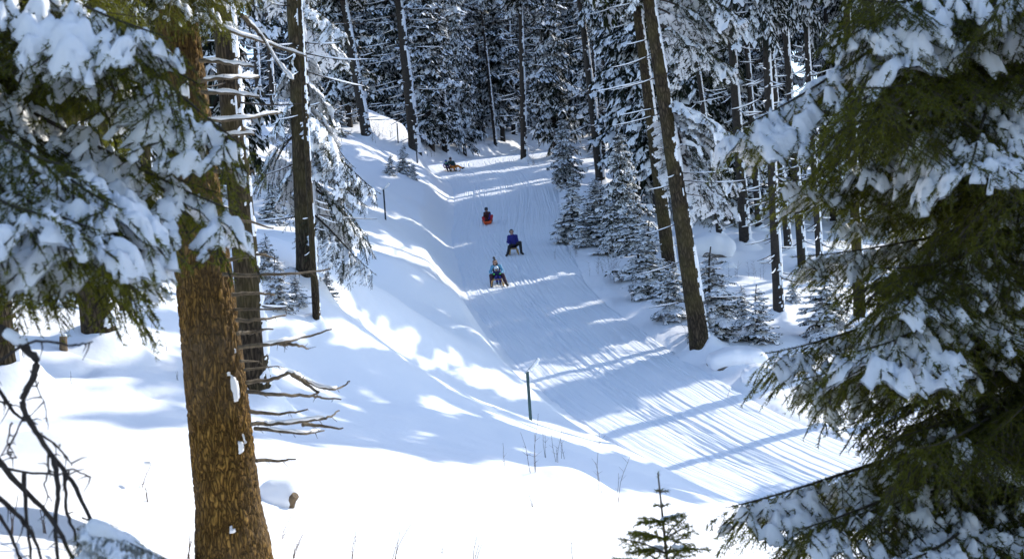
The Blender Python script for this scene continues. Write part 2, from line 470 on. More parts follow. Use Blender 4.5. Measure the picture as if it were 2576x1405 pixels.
# ------------------------------------------------------------------ spruce boughs
def gen_bough(L, droop, hang, step, sub, seed, wid=.42):
    r = np.random.default_rng(seed)
    def ax(t):
        return np.array([L * t, L * .05 * math.sin(3.2 * t + seed), L * (.05 * t - droop * t ** 1.6 + .3 * droop * t ** 4)])
    S = []
    n = max(4, int(L / step))
    axis = [ax(t) for t in np.linspace(0, 1, 10)]
    for i in range(n):
        t = .10 + .88 * (i + r.uniform(-.3, .3)) / n
        base = ax(t); side = 1 if i % 2 else -1
        ang = R(64 - 26 * t) + r.normal(0, .14)
        l = (L * wid * (1 - t) ** .75 * min(1, .35 + t * 3.2) + .05 + .05 * L) * r.uniform(.65, 1.2)
        hg = hang * r.uniform(.5, 1.4)
        d = np.array([math.cos(ang), side * math.sin(ang), 0])
        sl = -droop * 1.2 * t ** .6 * d[0]
        m = max(2, int(l / sub))
        ss = np.linspace(0, 1, m + 1)
        P = base + d * (l * ss)[:, None]
        P[:, 2] += sl * l * ss - hg * l * ss ** 1.7
        S += [(P[k], P[k + 1]) for k in range(m)]
        for k in range(1, m):
            for sd in (-1, 1):
                if r.random() < .15: continue
                a2 = ang * side + sd * R(48) + r.normal(0, .15)
                l2 = (l * (1 - ss[k]) * .42 + .035 + .02 * L) * r.uniform(.6, 1.25)
                e = P[k] + np.array([math.cos(a2), math.sin(a2), 0]) * l2
                e[2] += sl * l2 - (hg * 1.0 + .15) * l2
                if l2 > sub * 1.6:
                    mid = (P[k] + e) / 2 + np.array([0, 0, .06 * l2])
                    S += [(P[k], mid), (mid, e)]
                else: S.append((P[k], e))
    for t in np.linspace(.16, .97, 15):
        S.append((ax(t), ax(min(1.02, t + .06))))
    return np.array(axis), np.array(S)

def needles_hi(S, dens, ln, w, seed):
    r = np.random.default_rng(seed)
    d = S[:, 1] - S[:, 0]; l = np.linalg.norm(d, axis=1)
    cnt = np.maximum(3, (l * dens).astype(int)); k = np.repeat(np.arange(len(S)), cnt); n = len(k)
    T = d[k] / l[k][:, None]
    p = S[k, 0] + d[k] * r.random(n)[:, None]
    q = r.normal(size=(n, 3)); q -= (q * T).sum(1, keepdims=True) * T; q /= np.linalg.norm(q, axis=1, keepdims=True) + 1e-9
    dr = T * .75 + q * .85; dr /= np.linalg.norm(dr, axis=1, keepdims=True)
    s = np.cross(dr, r.normal(size=(n, 3))); s /= np.linalg.norm(s, axis=1, keepdims=True) + 1e-9
    lnn = ln * r.uniform(.7, 1.2, n)[:, None]
    V = np.stack([p - s * w / 2, p + s * w / 2, p + dr * lnn], 1).reshape(-1, 3)
    return V, np.arange(3 * n).reshape(-1, 3)

def blades(S, w, k, seed, ext=1.15):
    r = np.random.default_rng(seed)
    S = np.repeat(S, k, 0)
    d = S[:, 1] - S[:, 0]; n = len(S)
    L = np.linalg.norm(d, axis=1, keepdims=True); T = d / (L + 1e-9)
    q = r.normal(size=(n, 3)); q -= (q * T).sum(1, keepdims=True) * T; q /= np.linalg.norm(q, axis=1, keepdims=True) + 1e-9
    m = S[:, 0] + d * r.uniform(.35, .65, n)[:, None]
    ww = w * r.uniform(.6, 1.3, n)[:, None]
    e = S[:, 0] + d * ext + q * r.normal(0, .25, n)[:, None] * ww
    V = np.stack([S[:, 0], m + q * ww, e, m - q * ww], 1).reshape(-1, 3)
    return V, np.arange(4 * n).reshape(-1, 4)

def bough_snow(S, cell, sig, thick, cover, seed, closed=False, lowf=3.0):
    P = np.concatenate([S[:, 0], S[:, 1], (S[:, 0] + S[:, 1]) / 2])
    x0, y0 = P[:, 0].min() - 3 * cell, P[:, 1].min() - 3 * cell
    nx = int((P[:, 0].max() - x0) / cell) + 4; ny = int((P[:, 1].max() - y0) / cell) + 4
    F = np.zeros((nx, ny)); Z = np.zeros((nx, ny)); k = int(math.ceil(2.2 * sig / cell))
    ix = ((P[:, 0] - x0) / cell).astype(int); iy = ((P[:, 1] - y0) / cell).astype(int)
    for a in range(-k, k + 1):
        for b in range(-k, k + 1):
            jx, jy = ix + a, iy + b
            ok = (jx >= 0) & (jx < nx) & (jy >= 0) & (jy < ny)
            w = np.exp(-((x0 + jx * cell - P[:, 0]) ** 2 + (y0 + jy * cell - P[:, 1]) ** 2) / (2 * sig * sig))
            np.add.at(F, (jx[ok], jy[ok]), w[ok]); np.add.at(Z, (jx[ok], jy[ok]), (w * P[:, 2])[ok])
    Z = Z / (F + 1e-6)
    gx, gy = np.meshgrid(x0 + np.arange(nx) * cell, y0 + np.arange(ny) * cell, indexing='ij')
    Lx = P[:, 0].max()
    N = fbm(gx * lowf / 1.0 + seed * 3.7, gy * lowf, seed, 3)
    f = np.minimum(F / np.percentile(F[F > .05], 60), 1.6)
    q = 1.3 * f + 2.6 * (N - .5) + 1.7 * (vnoise(gx * lowf * 5, gy * lowf * 5, seed + 50) - .5) + 1.2 * (vnoise(gx * lowf * 11, gy * lowf * 11, seed + 51) - .5)
    q = q - np.percentile(q[F > .12], 100 * (1 - cover))
    h = thick * np.sqrt(np.clip(q * 1.1, 0, 1.1)) * (.7 + .6 * N)
    pos = h > 1e-4
    act = pos[:-1, :-1] | pos[1:, :-1] | pos[:-1, 1:] | pos[1:, 1:]
    act &= (F[:-1, :-1] > .02) & (F[1:, 1:] > .02) & (F[1:, :-1] > .02) & (F[:-1, 1:] > .02)
    top = Z + np.where(pos, h, -.25 * thick) + .004
    V = np.stack([gx, gy, top], -1).reshape(-1, 3)
    i, j = np.nonzero(act); a = i * ny + j
    Fc = np.stack([a, a + ny, a + ny + 1, a + 1], -1)
    if closed:
        Vb = np.stack([gx, gy, Z - .3 * thick], -1).reshape(-1, 3)
        Fb = Fc[:, ::-1] + len(V)
        V = np.concatenate([V, Vb]); Fc = np.concatenate([Fc, Fb])
    used, inv = np.unique(Fc, return_inverse=True)
    return V[used], inv.reshape(Fc.shape)

# bough prototypes -----------------------------------------------------------
NEARB = []      # for the two trees the camera stands between: wood, needles, snow meshes, chord
def near_bough(L, droop, hang, seed, cover, thick):
    axis, S = gen_bough(L, droop, hang, .045, .045, seed, .29)
    g = Geo(); g.tube(axis, np.linspace(.0085 * L, .002, len(axis)), 6)
    V, F = blades(S, .0035, 1, seed, 1.0); g.add(V, F)
    wood = g.mesh('bough', M_DEADD)
    V, F = needles_hi(S, 270, .019, .0042, seed)
    nd = mesh_np('needles', V, [F], M_NEAR, False)
    V, F = bough_snow(S, .013, .019, thick, cover, seed, True, 5.0)
    sn = mesh_np('snow_load', V, [F], M_BSNOW)
    NEARB.append((wood, nd, sn, axis[-1]))
for k, (L, dr, hg, cov, th) in enumerate([(1.5, .30, .40, .17, .040), (1.9, .24, .55, .14, .040), (1.2, .36, .45, .24, .045), (1.6, .2, .6, .05, .03), (2.0, .34, .5, .09, .034), (1.9, .30, .42, .27, .055), (1.9, .42, .45, .20, .05)]):
    near_bough(L, dr, hg, 11 + k, cov, th)

MIDB = []
def mid_bough(L, droop, hang, seed, cover, thick):
    axis, S = gen_bough(L, droop, hang, .085, .09, seed, .42)
    g = Geo(); g.tube(axis, np.linspace(.014 * L, .004, len(axis)), 5)
    V, F = blades(S, .006, 1, seed, 1.0); g.add(V, F)
    Vn, Fn = needles_hi(S, 90, .045, .011, seed)
    Vs, Fs = bough_snow(S, .032, .038, thick, cover, seed, True, 3.8)
    MIDB.append(dict(wood=g.mesh('bough', M_DEADD), nd=mesh_np('needles', Vn, [Fn], M_MID, False), sn=mesh_np('snow_load', Vs, [Fs], M_BSNOW), tip=axis[-1]))
for k, (L, dr, hg, cov, th) in enumerate([(1.6, .42, .6, .27, .05), (2.2, .36, .85, .22, .05), (1.9, .5, .7, .40, .06), (1.3, .35, .6, .32, .055)]):
    mid_bough(L, dr, hg, 31 + k, cov, th)

def rotz(V, a):
    c, s = math.cos(a), math.sin(a)
    return np.column_stack([V[:, 0] * c - V[:, 1] * s, V[:, 0] * s + V[:, 1] * c, V[:, 2]])

def pitch(V, a):
    c, s = math.cos(a), math.sin(a)
    return np.column_stack([V[:, 0] * c + V[:, 2] * s, V[:, 1], -V[:, 0] * s + V[:, 2] * c])

def bough_set(n, L, droop, hang, step, sub, seed, bw, bk, cell, sig, thick, cover):
    out = []
    for k in range(n):
        dr = droop * (.75 + .5 * k / max(1, n - 1))
        axis, S = gen_bough(L, dr, hang, step, sub, seed + k, .40)
        out.append((blades(S, bw, bk, seed + k), bough_snow(S, cell, sig, thick, cover, seed + k, False, 2.6 / L * 2.2), axis))
    return out

def trunk_mesh(H, r0, r1, mat, n=12, seg=30, seed=0, flare=.35, rough=.05, sway=.15):
    r = np.random.default_rng(seed)
    z = np.linspace(0, 1, seg) ** 1.25 * H
    a = np.arange(n) * 2 * PI / n
    rad = r0 + (r1 - r0) * (z / H) ** .9 + r0 * flare * np.exp(-z / .45)
    cx = sway * np.sin(z / H * 3 + seed) * z / H; cy = sway * np.cos(z / H * 2.3 + seed * 2) * z / H
    zz, aa = np.meshgrid(z, a, indexing='ij')
    nz = 1 + rough * (fbm(aa * 2.2 + 5, zz * 1.5, seed, 3) - .5) * 2 + .10 * np.cos(aa * 5 + seed) * np.exp(-zz / .4)
    nz[:, -1] = nz[:, -1]
    rr = rad[:, None] * nz
    V = np.stack([cx[:, None] + rr * np.cos(aa), cy[:, None] + rr * np.sin(aa), zz - 1.3 * (zz < .01)], -1).reshape(-1, 3)
    i = np.arange(seg - 1)[:, None] * n; j = np.arange(n)[None]
    F = np.stack([i + j, i + (j + 1) % n, i + n + (j + 1) % n, i + n + j], -1).reshape(-1, 4)
    def surf(zq):
        return (np.interp(zq, z, cx), np.interp(zq, z, cy), np.interp(zq, z, rad))
    return mesh_np('trunk', V, [F], mat), surf

def bark_snow(surf, z0, z1, az, width, cover, cz, seed, off=.02, ca=None):
    """wind-blown snow stuck to one side of a trunk"""
    zs = np.arange(z0, z1, cz)
    rmean = surf(np.array([(z0 + z1) / 2]))[2][0]
    na = max(6, int(2 * width * 1.6 * rmean / (ca or cz)))
    aa = np.linspace(az - 1.6 * width, az + 1.6 * width, na)
    Z, A = np.meshgrid(zs, aa, indexing='ij')
    cx, cy, rad = surf(Z)
    rad = rad * 1.05
    arc = (A - az) * rad
    N = fbm(arc / .09 + seed * 5, Z / .16, seed, 3) * .65 + .35 * vnoise(arc / .5 + 9, Z / 1.3, seed + 8)
    q = N - .5 + (cover - .5) - .28 * ((A - az) / width) ** 2
    h = off * np.sqrt(np.clip(q * 5, 0, 1))
    pos = q > 0
    act = pos[:-1, :-1] | pos[1:, :-1] | pos[:-1, 1:] | pos[1:, 1:]
    rr = rad + np.where(pos, h + .006, -.03)
    V = np.stack([cx + rr * np.cos(A), cy + rr * np.sin(A), Z], -1).reshape(-1, 3)
    i, j = np.nonzero(act); a = i * len(aa) + j
    Fc = np.stack([a, a + 1, a + len(aa) + 1, a + len(aa)], -1)
    used, inv = np.unique(Fc, return_inverse=True)
    return V[used], inv.reshape(Fc.shape)

def dead_sticks(g, gs, surf, z0, z1, n, lmax, seed, snowy=.8, rad=.014):
    r = np.random.default_rng(seed)
    for k in range(n):
        z = r.uniform(z0, z1); a = r.uniform(0, 2 * PI); l = lmax * r.uniform(.3, 1)
        cx, cy, rd = [float(v) for v in surf(z)]
        t = np.linspace(0, 1, 6); dr = r.uniform(.0, .45)
        bend = r.normal(0, .15)
        P = np.column_stack([cx + np.cos(a + bend * t) * (rd * .8 + l * t), cy + np.sin(a + bend * t) * (rd * .8 + l * t), z - dr * l * t + .35 * dr * l * t ** 2.5])
        g.tube(P, np.linspace(rad, rad * .3, 6), 4)
        for q in range(2):
            j = r.integers(1, 4); e = P[j] + np.array([math.cos(a + r.choice([-.8, .8])), math.sin(a + r.choice([-.8, .8])), -.2]) * l * .3 * r.random()
            g.tube(np.array([P[j], e]), [rad * .5, rad * .2], 3)
        if r.random() < snowy:
            Q = P[1:] + np.array([0, 0, rad * 1.2])
            gs.tube(Q, np.array([.5, 1.1, 1.2, 1, .3]) * rad * 1.15, 5)

# tree prototypes -------------------------------------------------------------
PROTO = {}
def make_proto(name, H, r0, crown0, rmax, whorl, nb, bset, seed, needle, barkm, snowm, prof=.75, trunk_snow=None, sticks=0, stick_r=.014, azw=R(-8)):
    r = np.random.default_rng(seed)
    tm, surf = trunk_mesh(H, r0, .02, barkm, 12, 36, seed, .16)
    gn, gs, gt = Geo(), Geo(), Geo()
    z = crown0
    while z < H - .2:
        t = (z - crown0) / (H - crown0)
        Lz = rmax * (1 - t) ** prof * (.55 + .45 * min(1, t / .12 + .25)) + .12
        k = nb + int(r.integers(-1, 2))
        a0 = r.uniform(0, 2 * PI)
        for b in range(k):
            if r.random() < .08: continue
            bs = TOPB if (z > 15 and H > 15) else bset
            (V, F), (Vs, Fs), axis = bs[int(r.integers(len(bs)))]
            s = Lz * (r.uniform(.45, 1.25) if z > 2 else r.uniform(.7, 1.1)) / axis[-1][0]
            az = a0 + 2 * PI * b / k + r.normal(0, .2)
            pt = R(r.uniform(-14, 24)) - R(30) * max(0, t - .55)
            zz = z + r.uniform(-.9, .9) * whorl
            cx, cy, _ = surf(zz)
            o = np.array([float(cx), float(cy), zz])
            gn.add(rotz(pitch(V * s, pt), az) + o, F)
            gs.add(rotz(pitch(Vs * s, pt), az) + o, Fs)
        z += whorl * (1 - .45 * t)
    gst = Geo()
    if sticks: dead_sticks(gt, gst, surf, min(1.2, crown0 * .3), crown0 + 1.5, sticks, 1.7, seed, .8, stick_r)
    d = dict(H=H, trunk=tm, crown=gn.mesh('crown', needle, False), crown_snow=gs.mesh('crown_snow', snowm))
    if trunk_snow:
        w, c, cz = trunk_snow
        V, F = bark_snow(surf, .05, min(H * .7, 16), azw, w, c, cz, seed)
        gst.add(V, F)
        V, F = bark_snow(surf, .3, min(H * .6, 14), azw - R(45), R(36), c - .26, cz * .8, seed + 40)
        gst.add(V, F)
    if gst.n: d['bark_snow'] = gst.mesh('bark_snow', snowm)
    if sticks: d['dead_twigs'] = gt.mesh('dead_twigs', M_DEADD)
    PROTO[name] = d

FARB = bough_set(6, 3.0, .60, .95, .18, .22, 100, .065, 2, .115, .080, .10, .22)
TOPB = bough_set(2, 3.0, .40, .45, .34, .42, 120, .16, 1, .26, .22, .2, .40)
MEDB = bough_set(6, 2.0, .55, .95, .12, .14, 140, .040, 3, .062, .046, .07, .28)
YNGB = bough_set(5, 1.2, .30, .30, .095, .10, 180, .026, 3, .045, .034, .042, .38)

for k in range(3):
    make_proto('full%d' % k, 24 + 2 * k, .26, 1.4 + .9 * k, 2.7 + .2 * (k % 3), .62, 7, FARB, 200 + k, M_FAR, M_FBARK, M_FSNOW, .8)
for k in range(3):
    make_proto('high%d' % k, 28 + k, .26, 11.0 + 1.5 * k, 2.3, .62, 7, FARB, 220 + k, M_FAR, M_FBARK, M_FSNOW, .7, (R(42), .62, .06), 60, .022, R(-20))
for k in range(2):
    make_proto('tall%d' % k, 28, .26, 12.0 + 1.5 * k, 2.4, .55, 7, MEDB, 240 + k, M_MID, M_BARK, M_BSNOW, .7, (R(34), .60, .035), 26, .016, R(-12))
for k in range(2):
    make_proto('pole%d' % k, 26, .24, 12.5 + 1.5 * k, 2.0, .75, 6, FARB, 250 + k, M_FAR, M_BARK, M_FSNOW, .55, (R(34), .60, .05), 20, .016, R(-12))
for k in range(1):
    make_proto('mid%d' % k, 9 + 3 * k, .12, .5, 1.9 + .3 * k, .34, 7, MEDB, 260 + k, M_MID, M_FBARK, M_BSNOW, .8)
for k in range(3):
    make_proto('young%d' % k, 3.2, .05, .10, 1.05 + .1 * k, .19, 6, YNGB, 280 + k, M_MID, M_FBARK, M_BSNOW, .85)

def tree(proto, base, name, label, cat, group, s=1.0, sxy=None, rz=None, lean=None, trunk_scale=None):
    d = PROTO[proto]
    t = thing(name, label, cat, tuple(base), group)
    rz = random.uniform(-PI, PI) if rz is None else rz
    t.rotation_euler = (random.gauss(0, .012), random.gauss(0, .012), 0) if lean is None else (lean[1], lean[0], 0)
    t.scale = (sxy or s, sxy or s, s)
    for part in ('trunk', 'crown', 'crown_snow', 'bark_snow', 'dead_twigs'):
        if part in d:
            o = link(part, d[part], t)
            if part == 'crown_snow': o['kind'] = 'stuff'
            if part != 'bark_snow' and part != 'trunk': o.rotation_euler = (0, 0, rz)
            if part in ('dead_twigs', 'bark_snow'):
                o['kind'] = 'stuff'; o.rotation_euler = (0, 0, 0)
    return t
exec_after = []

# ------------------------------------------------------------------ soft solid shapes (people, stones, snow caps)
def surface_nets(F, org, h):
    S = F < 0
    nx, ny, nz = F.shape
    cs = [(a, b, c) for a in (0, 1) for b in (0, 1) for c in (0, 1)]
    sl = lambda a, n: slice(a, n - 1 + a)
    cnt = sum(S[sl(a, nx), sl(b, ny), sl(c, nz)].astype(int) for a, b, c in cs)
    act = (cnt > 0) & (cnt < 8)
    I, J, K = np.nonzero(act)
    acc = np.zeros((len(I), 3)); num = np.zeros(len(I))
    for p in cs:
        for d in range(3):
            if p[d]: continue
            q = list(p); q[d] = 1
            f0 = F[I + p[0], J + p[1], K + p[2]]; f1 = F[I + q[0], J + q[1], K + q[2]]
            m = (f0 < 0) != (f1 < 0)
            t = np.where(m, f0 / (f0 - f1 + 1e-12), 0)
            pos = np.tile(np.array(p, float), (len(I), 1)); pos[:, d] += t
            acc[m] += pos[m]; num[m] += 1
    V = (np.stack([I, J, K], 1) + acc / num[:, None]) * h + org
    idx = np.full(act.shape, -1); idx[I, J, K] = np.arange(len(I))
    Q = []
    for d in range(3):
        e, f = (d + 1) % 3, (d + 2) % 3
        A = np.take(S, range(0, F.shape[d] - 1), d); B = np.take(S, range(1, F.shape[d]), d)
        P = np.argwhere(A != B)
        P = P[(P[:, e] > 0) & (P[:, f] > 0) & (P[:, e] < F.shape[e] - 1) & (P[:, f] < F.shape[f] - 1)]
        if not len(P): continue
        fl = A[tuple(P.T)]
        def g(de, df):
            q = P.copy(); q[:, e] += de; q[:, f] += df
            return idx[tuple(q.T)]
        q = np.stack([g(-1, -1), g(0, -1), g(0, 0), g(-1, 0)], 1)
        q[~fl] = q[~fl][:, ::-1]
        Q.append(q)
    return V, np.concatenate(Q)

def cone_sdf(X, a, b, ra, rb):
    a = np.asarray(a, float); b = np.asarray(b, float)
    d = b - a; L2 = d @ d + 1e-9
    t = np.clip(((X - a) @ d) / L2, 0, 1)
    return np.linalg.norm(X - a - t[..., None] * d, axis=-1) - (ra + (rb - ra) * t)

def blob(prims, h, k=.03, flat=None, noise=0, ns=0, clip=None):
    """prims: (a, b, ra, rb); returns verts, quads of their smooth union"""
    pts = np.array([p[0] for p in prims] + [p[1] for p in prims], float)
    rr = max(max(p[2], p[3]) for p in prims)
    lo = pts.min(0) - rr - 3 * h; hi = pts.max(0) + rr + 3 * h
    n = np.ceil((hi - lo) / h).astype(int) + 1
    G = np.stack(np.meshgrid(*[lo[i] + np.arange(n[i]) * h for i in range(3)], indexing='ij'), -1)
    F = None
    for p in prims:
        d = cone_sdf(G, *p)
        if F is None: F = d
        else:
            m = np.clip(.5 + .5 * (F - d) / k, 0, 1)
            F = F * (1 - m) + d * m - k * m * (1 - m)
    if noise: F = F + noise * (fbm(G[..., 0] / ns + G[..., 2] * 1.7 / ns, G[..., 1] / ns - G[..., 2] * 1.3 / ns, 3, 3) - .5)
    if clip is not None: F = np.maximum(F, clip(G))
    return surface_nets(F, lo, h)

def blob_obj(name, prims, h, mat, parent=None, **kw):
    V, F = blob(prims, h, **kw)
    return link(name, mesh_np(name, V, [F], mat), parent)

# ------------------------------------------------------------------ the big trunk in front, on the left
def basis(v):
    x = v / np.linalg.norm(v); z = np.array([0, 0, 1.]) - x[2] * x; z /= np.linalg.norm(z) + 1e-9
    return np.column_stack([x, np.cross(z, x), z])

def put_bough(root, proto, p0, p1, flip=1, snow=True):
    wood, nd, sn, tip = proto
    p0 = np.asarray(p0, float); p1 = np.asarray(p1, float)
    s = np.linalg.norm(p1 - p0) / np.linalg.norm(tip)
    Rm = basis(p1 - p0) @ basis(tip).T
    M = Matrix.Identity(4)
    for i in range(3):
        for j in range(3): M[i][j] = Rm[i, j] * s * (flip if j == 1 else 1)
    M.translation = Vector(p0 - np.array(root.location))
    b = link('bough', wood, root); b.matrix_local = M
    link('needles', nd, b)
    if snow and sn is not None: link('snow_load', sn, b)['kind'] = 'stuff'
    return b

def mb(i): d = MIDB[i]; return (d['wood'], d['nd'], d['sn'], d['tip'])

def build_big_trunk():
    D = 10.5
    top, bot = at(440, 0, D), at(586, 1405, D)
    ax = (top - bot) / (top[2] - bot[2])
    gz = h1(bot[0], D) - .05
    base = bot + ax * (gz - bot[2])
    t = thing('spruce_tree', 'thick golden brown spruce trunk close in front with dead twigs along its right side', 'tree', base)
    prof_z = np.array([-.4, 0, .4, bot[2] - gz + .4, 2.4, top[2] - gz, 7.5, 11, 17])
    prof_r = np.array([.34, .30, .262, .232, .196, .138, .115, .08, .02])
    z = np.concatenate([np.linspace(-.4, 6, 700), np.linspace(6.2, 17, 40)])
    n = 170; a = np.arange(n) * 2 * PI / n
    zz, aa = np.meshgrid(z, a, indexing='ij')
    rad = np.interp(zz, prof_z, prof_r)
    arc = aa * .24
    per = 2 * PI * .24
    def pn(sx, sz, seed):     # noise that closes round the trunk
        w = sstep(.85, 1, aa / (2 * PI))
        return vnoise(arc / sx, zz / sz, seed) * (1 - w) + vnoise((arc - per) / sx, zz / sz, seed) * w
    plate = np.abs(pn(.022, .055, 3) - .5) * 2
    plate2 = np.abs(pn(.05, .14, 7) - .5) * 2
    rr = rad + .012 * np.minimum(plate * 2.2, 1) + .010 * np.minimum(plate2 * 2.5, 1) - .012 + .03 * rad * (pn(.3, .7, 9) - .5) + .012 * np.cos(3 * aa + zz * .3)
    V = np.stack([ax[0] * zz + rr * np.cos(aa), ax[1] * zz + rr * np.sin(aa), zz], -1).reshape(-1, 3)
    i = np.arange(len(z) - 1)[:, None] * n; j = np.arange(n)[None]
    F = np.stack([i + j, i + (j + 1) % n, i + n + (j + 1) % n, i + n + j], -1).reshape(-1, 4)
    link('trunk', mesh_np('trunk', V, [F], M_BARKG), t)
    def surf(q): return ax[0] * q, ax[1] * q, np.interp(q, prof_z, prof_r)
    g = Geo()
    V, F = bark_snow(surf, .5, 6, R(-40), R(28), .42, .013, 4, .018); g.add(V, F)
    V, F = bark_snow(surf, .4, 5, R(-78), R(26), .40, .013, 9, .02); g.add(V, F)
    o = link('bark_snow', g.mesh('bark_snow', M_BSNOW), t); o['kind'] = 'stuff'
    sticks = [[(560, 690), (700, 690), (830, 676)], [(590, 777), (718, 776)], [(596, 806), (650, 804), (720, 793)], [(600, 874), (700, 862), (770, 846), (835, 828)],
              [(700, 862), (745, 868), (778, 876)], [(612, 930), (698, 921)], [(618, 962), (690, 952), (735, 938), (775, 962), (830, 978), (858, 972), (879, 958)],
              [(620, 985), (700, 992), (780, 994), (810, 1000), (858, 1003)], [(735, 940), (770, 966), (800, 984), (790, 992)], [(630, 1034), (700, 1040), (775, 1030)],
              [(634, 1066), (700, 1064), (790, 1056), (825, 1048), (852, 1033)], [(640, 1076), (700, 1083), (760, 1089), (815, 1082)], [(760, 1066), (815, 1072), (864, 1077)],
              [(646, 1156), (700, 1158), (744, 1154)], [(600, 838), (640, 834), (684, 826)], [(585, 740), (650, 736), (690, 742)], [(606, 905), (650, 907)],
              [(480, 40), (560, 70), (680, 112), (770, 142)], [(500, 205), (560, 198), (650, 196)], [(500, 303), (600, 299), (705, 284)], [(505, 150), (580, 160), (640, 168)],
              [(510, 232), (590, 236), (650, 247)], [(520, 355), (580, 340), (640, 338)], [(610, 40), (660, 95), (700, 160), (740, 205)], [(540, 430), (600, 437), (640, 430)],
              [(550, 560), (620, 556), (690, 574)], [(556, 610), (640, 618)], [(575, 655), (650, 640), (690, 648)]]
    snowy = {3, 6, 10, 17, 18, 19, 20, 21, 22, 23, 11}
    for k, st in enumerate(sticks):
        dd = D - .05 - random.uniform(0, .35)
        P = np.array([at(x, y, dd + .12 * q * random.choice([-1, 1])) for q, (x, y) in enumerate(st)])
        if len(P) > 2: P = catmull(np.column_stack([P, P[:, :1]]), 5)[:, :3]
        P = P - base
        P += (RNG.random(P.shape) - .5) * .012
        g = Geo(); r0 = .016 if len(st) > 2 else .011
        g.tube(P, np.linspace(r0, r0 * .35, len(P)), 7)
        for q in range(2 + len(st)):
            j = random.randrange(1, len(P)); e = P[j] + np.array([random.uniform(-.02, .06), random.uniform(-.05, .05), random.uniform(-.06, .03)])
            g.tube(np.array([P[j], e]), [.003, .0012], 4)
        b = link('dead_branch', g.mesh('dead_branch', M_DEAD), t)
        if k in snowy:
            gs = Geo()
            m = len(P); a0 = int(m * random.uniform(.05, .3)); b0 = int(m * random.uniform(.6, 1))
            if k in (17, 18, 19, 20, 21, 22, 23): a0, b0 = 1, m
            Q = P[a0:b0] + np.array([0, 0, r0 * .9])
            if len(Q) >= 3:
                gs.tube(Q, r0 * .85 * np.concatenate([[.4], RNG.uniform(.45, 1.35, len(Q) - 2), [.3]]), 8)
                link('branch_snow', gs.mesh('branch_snow', M_BSNOW), b)
    for (x0, y0, x1, y1, pr, dd) in [(440, -120, 545, 62, 3, -.8), (440, -160, 425, 50, 3, -1.0), (450, -120, 630, 10, 3, -.3), (440, -200, 330, 30, 3, -.9), (450, -100, 700, -20, 3, .2)]:
        put_bough(t, NEARB[pr], at(x0, y0, D), at(x1, y1, D + dd))
    crown = link('crown', PROTO['mid0']['crown'], t); crown.location = (ax[0] * 5.2, ax[1] * 5.2, 5.2)
    cs = link('crown_snow', PROTO['mid0']['crown_snow'], t); cs.location = crown.location
build_big_trunk()

# ------------------------------------------------------------------ the two spruces whose boughs frame the view
def near_tree(label, x, y, r0, H, explicit, rand, crown_z, snowy):
    gz = h1(x, y)
    t = thing('spruce_tree', label, 'tree', (x, y, gz))
    tm, surf = trunk_mesh(H, r0, .02, M_BARK, 28, 80, 3, .35, .06, .05)
    link('trunk', tm, t)
    for (sx, sy, ex, ey, D, pr) in explicit:
        p0 = at(sx, sy, y); p0 = np.array([x, y, p0[2]])
        put_bough(t, NEARB[pr], p0, at(ex, ey, D), random.choice([-1, 1]))
    for (p0, p1, pr) in rand:
        put_bough(t, NEARB[pr], p0, p1, random.choice([-1, 1]), random.random() < snowy)
    c = link('crown', PROTO['mid0']['crown'], t); c.location = (0, 0, crown_z)
    c = link('crown_snow', PROTO['mid0']['crown_snow'], t); c.location = (0, 0, crown_z)
    return t

RT = at(2680, 700, 9.6)
rnd = []
random.seed(21)
for k in range(96):
    tx, ty = random.uniform(2120, 2740), -140 + 1680 * ((k * .618) % 1)
    D = random.uniform(7.5, 10.9)
    p1 = at(tx, ty, D)
    p0 = np.array([RT[0], RT[1], p1[2] + random.uniform(-.05, .5)])
    if np.linalg.norm(p1 - p0) < .55: p1 = p0 + (p1 - p0) * 2
    rnd.append((p0, p1, random.choice([0, 1, 3, 3, 4, 2])))
near_tree('big dark spruce close on the right whose snowy drooping boughs fill that side', RT[0], RT[1], .17, 13, [
    (2680, -120, 1898, 318, 8.5, 6), (2680, -260, 2165, 85, 8.2, 5), (2680, 480, 1958, 445, 8.8, 4), (2680, 700, 1930, 888, 8.6, 4), (2680, 740, 1990, 960, 8.9, 1),
    (2680, 1050, 1880, 1278, 8.3, 1), (2680, 1120, 2010, 1330, 8.0, 4), (2680, 1010, 2160, 1165, 9.2, 3), (2680, 560, 2005, 645, 9.0, 1), (2680, 640, 2090, 1010, 8.9, 0),
    (2680, 900, 2190, 1090, 9.0, 3), (2680, 40, 2120, 270, 9.2, 3), (2680, 200, 2150, 420, 8.6, 0), (2680, 130, 2440, 420, 7.6, 5), (2680, 250, 2300, 330, 8.4, 2),
    (2680, 1240, 2080, 1460, 8.0, 1), (2680, 1200, 2250, 1420, 7.6, 0), (2680, 820, 2200, 900, 8.2, 1), (2680, 420, 2100, 560, 9.4, 4), (2680, 380, 2240, 480, 9.4, 1)], rnd, 5.6, .54)

